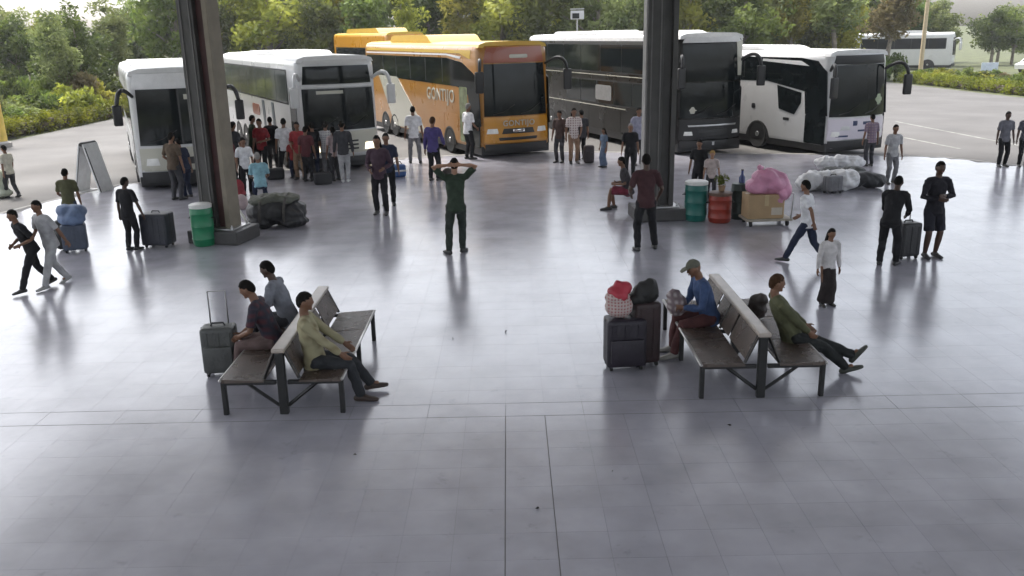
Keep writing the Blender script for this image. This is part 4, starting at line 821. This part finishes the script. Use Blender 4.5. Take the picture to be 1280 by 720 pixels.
# ------------------------------------------------------------------ luggage and other things
def suitcase(loc, rz, w, d, h, m, label, handle=.0, ribs=4, grp=None, tilt=0, wheels=4, pocket=False):
    o = empty('suitcase', loc, R(rz)); o.rotation_euler.x = R(tilt); tag(o, label, 'suitcase', grp)
    z0 = .05 if wheels else .0
    MB().box((0, 0, z0+h/2), (w, d, h), .05, seg=3).build('shell', m, o, True)
    for k in range(ribs):
        x = -w/2+w*(k+.5)/ribs
        for s in (-1, 1): MB().box((x, s*(d/2+.002), z0+h/2), (w/ribs*.35, .014, h*.82), .005).build('rib', m, o)
    MB().box((0, 0, z0+h/2), (w+.006, .022, h*.96), .004).build('zip', BLACKP, o)
    if pocket: MB().box((0, -d/2-.02, z0+h*.36), (w*.84, .05, h*.5), .02).build('pocket', m, o, True)
    MB().tube([(-.09, 0, z0+h-.01), (-.07, 0, z0+h+.035), (.07, 0, z0+h+.035), (.09, 0, z0+h-.01)], [.012]*4, (0, 1, 0), 8).build('carry_handle', BLACKP, o, True)
    if handle:
        zt = z0+h+handle; x = w*.26; y = d*.38
        MB().tube([(-x, y, z0+h-.05), (-x, y, zt), (x, y, zt), (x, y, z0+h-.05)], [.011]*4, (0, 1, 0), 8).build('pull_handle', STEEL, o, True)
    for sx in (-1, 1):
        for sy in (-1, 1)[:2 if wheels == 4 else 1]:
            if wheels: MB().lathe([(.012, -.018), (.034, -.016), (.034, .016), (.012, .018)], 12, 'x', (sx*w*.38, sy*d*.32, .034)).build('wheel', RUBBER, o, True)
    return o
def blob(name, loc, parts, m, label, cat, vox=.02, fold=.02, rz=0, seed=0, parent=None, extra=None, it=2):
    """soft bag or sack: overlapping lumps fused into one sagging skin with folds"""
    mb = MB()
    for c, r in parts: mb.ball(c, r, u=16, v=12)
    if parent is not None: return remesh(mb.build(name, m, parent), vox, it, fold)
    o = empty(name, loc, R(rz)); tag(o, label, cat)
    remesh(mb.build('fabric', m, o), vox, it, fold)
    return o
def barrel(px, py, r, h, m, lid, label, cup=False):
    x, y = unproj(px, py); o = empty('barrel', (x, y, 0)); tag(o, label, 'barrel')
    MB().lathe([(r*.86, 0), (r*.95, .02), (r, h*.16), (r*1.04, h*.18), (r, h*.20), (r, h*.48), (r*1.04, h*.5), (r, h*.52), (r, h*.80), (r*1.04, h*.82), (r, h*.84), (r*.97, h*.96), (r*.9, h)], 28).build('drum', m, o, True)
    if lid: MB().lathe([(r*.98, h*.965), (r*1.02, h*.97), (r*1.02, h+.035), (r*.9, h+.05), (r*.3, h+.06), (r*.05, h+.06)], 28).build('lid', lid, o, True)
    for s in (-1, 1): MB().tube([(s*r, -.07, h*.72), (s*(r+.05), 0, h*.70), (s*r, .07, h*.72)], [.012]*3, n=8).build('handle', BLACKP, o)
    return o
def bagm(n, c, rough=.6): return mat(n, c, rough, var=.25, scale=5, bump=.4, bscale=30)
WLID = mat('white_plastic_lid', (.6, .6, .58), .45)
barrel(256, 306, .225, .82, mat('green_plastic', (.012, .17, .075), .38, var=.12), WLID, 'bright green plastic barrel with white lid by the column plinth')
barrel(869, 275, .25, .84, mat('teal_plastic', (.012, .12, .10), .38, var=.12), WLID, 'teal plastic barrel with white lid beside the red barrel')
barrel(899, 277, .25, .62, mat('red_plastic', (.26, .035, .022), .42, var=.25), mat('brown_lid', (.12, .07, .05), .6), 'short red plastic barrel between the teal and dark ones')
barrel(923, 273, .19, .80, mat('dark_green_plastic', (.02, .035, .03), .45, var=.2), None, 'narrow dark green barrel next to the pink sack cart')
x, y = unproj(923, 273)
for dx, dy in ((-.05, 0), (.06, .02), (0, -.06)): 
    pass
# cup and pots standing on the red barrel and the dark one
x, y = unproj(899, 277)
t = empty('plant_pot', (x+.02, y, .69)); tag(t, 'small potted plant standing on the red barrel lid', 'plant pot')
MB().lathe([(.06, 0), (.08, .10), (.085, .12), (.07, .12)], 16).build('pot', mat('tan_pot', (.30, .2, .12), .7), t, True)
link('leaves', leaf_mesh('leaves', [(0, 0, .20), (.05, .02, .27), (-.06, 0, .25)], 22, .06, .10, 9), FOL['green'], t)
x, y = unproj(925, 272); t = empty('bottle', (x, y, .80)); tag(t, 'dark blue bottle poking out of the narrow dark barrel', 'bottle')
MB().lathe([(.07, -.25), (.07, .12), (.03, .18), (.025, .26), (.03, .27)], 14).build('glass', mat('blue_bottle', (.03, .05, .16), .2), t, True); MB().lathe([(.032, .27), (.032, .30)], 12).build('cap', BLACKP, t)
# hand cart with carton and the pink sack
x, y = unproj(958, 281); CART = empty('luggage_cart', (x, y, 0), R(3)); tag(CART, 'low wheeled hand cart carrying a tan carton', 'cart')
MB().box((0, .1, .14), (1.0, .62, .05), .01).build('deck', mat('cart_deck', (.30, .27, .22), .6), CART)
MB().tube([(.46, -.18, .16), (.50, -.18, .70), (.50, .36, .70), (.46, .36, .16)], [.018]*4, n=8).build('push_bar', STEEL, CART, True)
for sx in (-.4, .4):
    for sy in (-.14, .34): MB().lathe([(.02, -.025), (.065, -.022), (.065, .022), (.02, .025)], 14, 'x', (sx, sy, .065)).build('wheel', RUBBER, CART, True)
CARD = mat('carton', (.36, .25, .14), .85, var=.12, scale=3)
c = empty('carton', (x, y+.1, .166), R(3)); tag(c, 'tan cardboard carton on the hand cart under the pink sack', 'carton')
MB().box((-.08, 0, .26), (.78, .5, .52), .008, seg=1).build('box', CARD, c); MB().box((-.08, -.001, .5215), (.79, .09, .003), 0).build('tape', mat('tape', (.42, .32, .18), .3), c)
MB().box((-.08, -.252, .40), (.09, .003, .24), 0).build('tape', MATS['tape'], c); MB().box((.15, -.2525, .16), (.24, .003, .16), 0).build('printed_label', mat('pale_label', (.45, .4, .33), .7), c)
PINK = mat('pink_plastic', (.50, .22, .33), .45, var=.18, scale=4, bump=.7, bscale=10)
pk = blob('sack', (x, y+.1, .69), [((-.20, 0, .15), (.28, .27, .18)), ((.12, 0, .22), (.36, .29, .26)), ((-.02, 0, .34), (.32, .26, .19)), ((.36, -.05, .06), (.14, .20, .24)), ((.26, -.2, -.05), (.12, .09, .18))], PINK, 'big pink plastic sack piled on the carton', 'sack', .02, .03)
MB().tube([(-.10, -.05, .50), (-.14, -.10, .555), (-.24, -.14, .575)], [.05, .028, .06], n=10).build('tied_neck', PINK, pk, True); MB().tube([(-.125, -.085, .535), (-.145, -.10, .555)], [.036, .036], n=10).build('cord', WLID, pk)
# black bundle, pole, red bag, blue bag
x, y = unproj(341, 287); 
bd = blob('bundle', (x, y+.42, 0), [((-.30, 0, .32), (.36, .44, .34)), ((.32, 0, .30), (.38, .44, .32)), ((0, 0, .36), (.55, .46, .34)), ((-.36, -.10, .14), (.32, .38, .16)), ((.38, -.1, .14), (.34, .38, .16))], bagm('black_bundle', (.020, .020, .022), .5), 'huge black fabric bundle lying beside the column', 'bundle', .022, .03, 4)
blob('cover', None, [((-.28, -.02, .60), (.30, .36, .13)), ((.18, 0, .62), (.40, .36, .12)), ((-.05, -.1, .66), (.28, .26, .10))], bagm('grey_green_cover', (.10, .105, .085), .8), None, None, .03, .03, parent=bd)
for sx in (-.28, .25):
    pts = [(sx+.03*math.sin(t), .50*math.cos(t), .36+.37*math.sin(t)) for t in (2*math.pi*j/20 for j in range(21))]
    MB().tube(pts, [(.03, .012)]*21, (1, 0, 0), 6, 0).build('strap', mat('webbing', (.06, .055, .05), .8), bd)
x, y = unproj(310, 290); pl = empty('pole', (x, y, 0)); tag(pl, 'white pole leaning against the column beside the black bundle', 'pole')
MB().tube([(.12, -.05, .02), (-.32, .40, .52)], [.035, .03], n=10).build('shaft', mat('white_pole', (.6, .6, .56), .5), pl, True); MB().tube([(-.31, .39, .51), (-.34, .42, .545)], [.034, .034], n=10).build('end_cap', BLACKP, pl, True)
x, y = unproj(299, 246); blob('bag', (x, y, 0), [((0, 0, .24), (.17, .13, .24)), ((0, 0, .10), (.19, .15, .10))], bagm('red_bag', (.24, .02, .03)), 'red bag standing by the white-bloused person', 'bag', .025, .015)
x, y = unproj(303, 262); blob('bag', (x, y, 0), [((0, 0, .2), (.16, .13, .20)), ((-.1, .05, .10), (.16, .13, .10))], bagm('pale_pink_bag', (.42, .33, .33)), 'pale crumpled shopping bag at the foot of the maroon-grooved column', 'bag', .025, .015)
x, y = unproj(498, 221); s = empty('duffel_bag', (x, y, 0), R(15)); tag(s, 'small blue duffel bag on the floor behind the plum-topped person', 'bag')
MB().box((0, 0, .19), (.46, .30, .38), .09, seg=3).build('fabric', bagm('blue_bag', (.035, .09, .24)), s, True); MB().tube([(-.12, 0, .37), (-.08, 0, .46), (.08, 0, .46), (.12, 0, .37)], [.014]*4, (0, 1, 0), 8).build('handle', BLACKP, s); MB().box((0, -.154, .2), (.47, .012, .05), .004).build('strap', WLID, s)
x, y = unproj(561, 224); blob('bag', (x, y, 0), [((0, 0, .17), (.20, .14, .17)), ((.14, 0, .12), (.14, .13, .12))], bagm('brown_black_bag', (.05, .035, .03)), 'dark soft bag by the purple-jacketed person', 'bag', .025, .015)
# left luggage
x, y = unproj(199, 309); suitcase((x-.02, y+.1, 0), -8, .58, .40, .66, bagm('navy_trunk', (.022, .024, .034), .45), 'large ribbed dark navy trunk suitcase beside the person in black', ribs=5)
x, y = unproj(180, 312)
x, y = unproj(96, 314); s = suitcase((x, y, 0), 20, .46, .30, .52, bagm('grey_blue_case', (.06, .075, .11), .5), 'grey-blue upright suitcase under the blue bundle', ribs=3)
blob('bundle', (x, y, .58), [((0, 0, .10), (.28, .22, .16)), ((.08, .05, .24), (.22, .20, .15)), ((-.12, 0, .26), (.16, .16, .14))], bagm('blue_bundle', (.12, .17, .28)), 'pale blue cloth bundle on top of the grey-blue suitcase', 'bundle', .025, .02)
x, y = unproj(80, 312); blob('backpack', (x, y, 0), [((0, 0, .30), (.17, .14, .30)), ((0, -.10, .22), (.13, .10, .20)), ((0, 0, .56), (.12, .10, .08))], bagm('black_backpack', (.025, .025, .025)), 'black backpack standing against the blue luggage', 'backpack', .025, .015)
# white folding board on the road
x, y = unproj(119, 243, zR); ab = empty('folding_board', (x, y, zR), R(-12)); tag(ab, 'white folding A-frame board on a low white slab by the kerb', 'sign board')
WB = mat('white_board', (.66, .66, .66), .5, var=.08)
for s in (-1, 1):
    MB().box((s*.23, 0, .78), (.04, .62, 1.42), .008, Matrix.Rotation(R(-14*s), 3, 'Y')).build('board', WB, ab)
    MB().box((s*.255, -.28, .70), (.05, .04, 1.38), .006, Matrix.Rotation(R(-14*s), 3, 'Y')).build('frame', BLACKP, ab)
MB().tube([(0, -.3, 1.46), (0, .3, 1.46)], [.06, .06], n=10).build('hinge', BLACKP, ab, True); MB().box((-.05, -.05, .06), (1.0, .8, .12), .02).build('slab', WB, ab)
x, y = unproj(2, 247, zR); blob('sack', (x, y, zR), [((0, 0, .42), (.26, .22, .42)), ((.02, 0, .15), (.30, .26, .16))], bagm('pale_sack', (.42, .45, .36)), 'pale full sack standing on the road near the cream-shirted person', 'sack', .03, .02)
# luggage by the benches
x, y = -3.72, 10.55
suitcase((x, y, 0), 6, .42, .28, .60, bagm('charcoal_case', (.075, .078, .075), .45), 'charcoal cabin suitcase with its pull handle raised beside the bench', handle=.42, ribs=3, pocket=True)
x, y = unproj(779, 464); suitcase((x+.03, y+.14, 0), 5, .50, .32, .62, bagm('plum_case', (.016, .012, .020), .5), 'plum-black suitcase with a red and white bag on top', ribs=3, pocket=True)
blob('bag', (x-.05, y+.14, .68), [((0, 0, .13), (.18, .15, .14)), ((-.02, 0, .25), (.16, .13, .10))], cloth(((.44, .37, .35), (.26, .05, .06), 8)), 'pale shopping bag with red top on the plum suitcase', 'bag', .022, .02)
bg_ = blob('bag', (x-.04, y+.15, .99), [((-.07, 0, .02), (.09, .11, .06)), ((.06, .02, .05), (.10, .10, .09)), ((0, -.08, -.02), (.10, .06, .07)), ((-.02, .03, .10), (.05, .05, .06))], bagm('red_cloth', (.36, .03, .05)), 'crumpled red cloth bag crowning the pale shopping bag', 'bag', .02, .015)
x, y = unproj(806, 462); suitcase((x+.02, y+.2, 0), 14, .34, .26, .80, bagm('maroon_case', (.028, .014, .015), .5), 'tall dark maroon suitcase standing against the plum one', handle=.16, ribs=2)
blob('backpack', (x+.02, y+.18, .85), [((0, 0, .12), (.17, .12, .15)), ((-.10, 0, .04), (.14, .12, .10)), ((.05, 0, .20), (.09, .10, .10))], bagm('black_daypack', (.010, .010, .010)), 'small black daypack sitting on the tall maroon suitcase', 'backpack', .022, .02)
blob('backpack', (3.22, 11.05, .43), [((0, 0, .17), (.12, .13, .18)), ((.04, -.05, .28), (.09, .09, .09)), ((.02, .04, .10), (.13, .14, .10))], bagm('dark_patterned_pack', (.035, .025, .022)), 'dark bulging backpack on the bench behind the olive jacket', 'backpack', .022, .02)
blob('bag', (2.16, 11.0, .53), [((0, 0, .13), (.13, .16, .15)), ((-.03, .05, .24), (.10, .11, .09))], cloth(((.16, .12, .13), (.40, .36, .36), 4)), 'soft mottled bag held on the lap of the blue-jacketed sitter', 'bag', .018, .018)
# right side
x, y = unproj(1131, 322); suitcase((x, y, 0), 12, .40, .30, .62, bagm('black_case', (.018, .018, .02), .45), 'black wheeled suitcase held by the bending person', handle=.30, ribs=3)
x, y = unproj(1040, 240)
for k, (dx, dy, s, n, lab) in enumerate([(-.35, .3, 1.0, 'white', 'white plastic-wrapped bale at the column side of the heap'), (.30, .2, 1.05, 'white', 'white plastic-wrapped bale with a grey panel in the heap')]):
    blob('bale', (x+dx, y+dy, 0), [((0, 0, .26*s), (.44*s, .34, .26*s)), ((.18, -.05, .34), (.26, .26, .20)), ((-.2, 0, .2), (.30, .30, .2))], mat('white_sack_plastic', (.55, .55, .56), .4, var=.2, scale=4, bump=.7, bscale=9), lab, 'bale', .02, .035)
g = suitcase((x-.28, y-.12, 0), 20, .46, .26, .40, bagm('grey_mottled_case', (.13, .13, .14), .6), 'small mottled grey case pressed into the white bales', ribs=2)
g.location = (x-.05, y-.14, 0)
x, y = unproj(1084, 238)
blob('duffel_bag', (x, y+.35, 0), [((-.3, 0, .20), (.34, .28, .20)), ((.25, 0, .20), (.38, .30, .20)), ((0, 0, .26), (.42, .28, .18))], bagm('black_duffel', (.022, .023, .025)), 'black duffel bag beside the white bales', 'bag', .022, .02)
blob('duffel_bag', (x-.25, y+1.1, 0), [((-.3, 0, .24), (.38, .30, .24)), ((.25, 0, .24), (.42, .30, .24))], bagm('dark_green_duffel', (.04, .045, .042)), 'dark green duffel bag behind the black one', 'bag', .022, .02)
x, y = unproj(1052, 214)
blob('bale', (x, y+.2, 0), [((-.35, 0, .22), (.40, .30, .22)), ((.30, 0, .22), (.44, .30, .22)), ((0, 0, .26), (.40, .28, .20))], MATS['white_sack_plastic'], 'long flat white bale lying behind the other white bales', 'bale', .022, .03)

# small litter on the floor
LIT = mat('dark_leaf_litter', (.03, .025, .02), .8)
for k, (px, py, sc) in enumerate([(672, 636, 1), (444, 569, .8), (632, 415, 1.2), (566, 424, 1.2), (765, 590, .8), (912, 532, .8)]):
    x, y = unproj(px, py); me = leaf_mesh('dry_leaf', [(0, 0, .008)], 2, .028*sc, .008, 40+k, .2)
    tag(link('dry_leaf', me, LIT, None, (x, y, .004)), 'tiny dry leaf scrap lying on the polished floor', 'leaf', 'scraps on the floor')

# ------------------------------------------------------------------ evaluate the fused meshes and the lettering once
bpy.context.view_layer.update(); dg = bpy.context.evaluated_depsgraph_get()
new = []
for o, fold in REMESH: new.append((o, bpy.data.meshes.new_from_object(o.evaluated_get(dg)), fold))
for o, me, fold in new:
    old = o.data; mt = old.materials[0]; o.modifiers.clear(); o.data = me; bpy.data.meshes.remove(old)
    me.materials.clear(); me.materials.append(mt); n = len(me.vertices)
    if fold and n:
        co = np.empty(n*3); me.vertices.foreach_get('co', co); co = co.reshape(-1, 3); no = np.empty(n*3); me.vertices.foreach_get('normal', no); no = no.reshape(-1, 3)
        sz = float(np.ptp(co, axis=0).max()); ks = max(1.0, min(2.6, 1.0/sz)); k = 16.0 if fold < .018 else 9.0*ks; fold = fold/ks**.7; ph = random.uniform(0, 6)
        w = np.sin(co[:, 2]*k*1.5+2.2*np.sin(co[:, 0]*k*.9+ph)+1.7*np.sin(co[:, 1]*k*.8+ph*2))*np.sin(co[:, 0]*k*.6+co[:, 1]*k*.7+ph)
        if o.parent and o.parent.name.startswith('person'):       # clothes: finer drag lines over the broad folds
            w = w*.8+.28*np.sin(co[:, 2]*52+2.5*np.sin(co[:, 0]*19+ph)+2.0*np.sin(co[:, 1]*17-ph))
        else:      # bags and sacks: sharp creases running several ways
            for a in range(3):
                d = rng.normal(size=3); f = (11+9*a)*ks; u = co@(d/np.linalg.norm(d))*f+1.8*np.sin(co@rng.normal(size=3)*6+a); w += (.55-np.abs(np.sin(u)))*.9/(1+.6*a)
        co = co+no*(w*fold*.8)[:, None]; me.vertices.foreach_set('co', co.ravel()); me.update()
    me.polygons.foreach_set('use_smooth', [True]*len(me.polygons))
for o in TEXTS:
    me = bpy.data.meshes.new_from_object(o.evaluated_get(dg)); nm = o.name.split('.')[0]
    q = bpy.data.objects.new(nm, me); COL.objects.link(q); q.parent = o.parent; q.matrix_local = o.matrix_local; bpy.data.objects.remove(o)
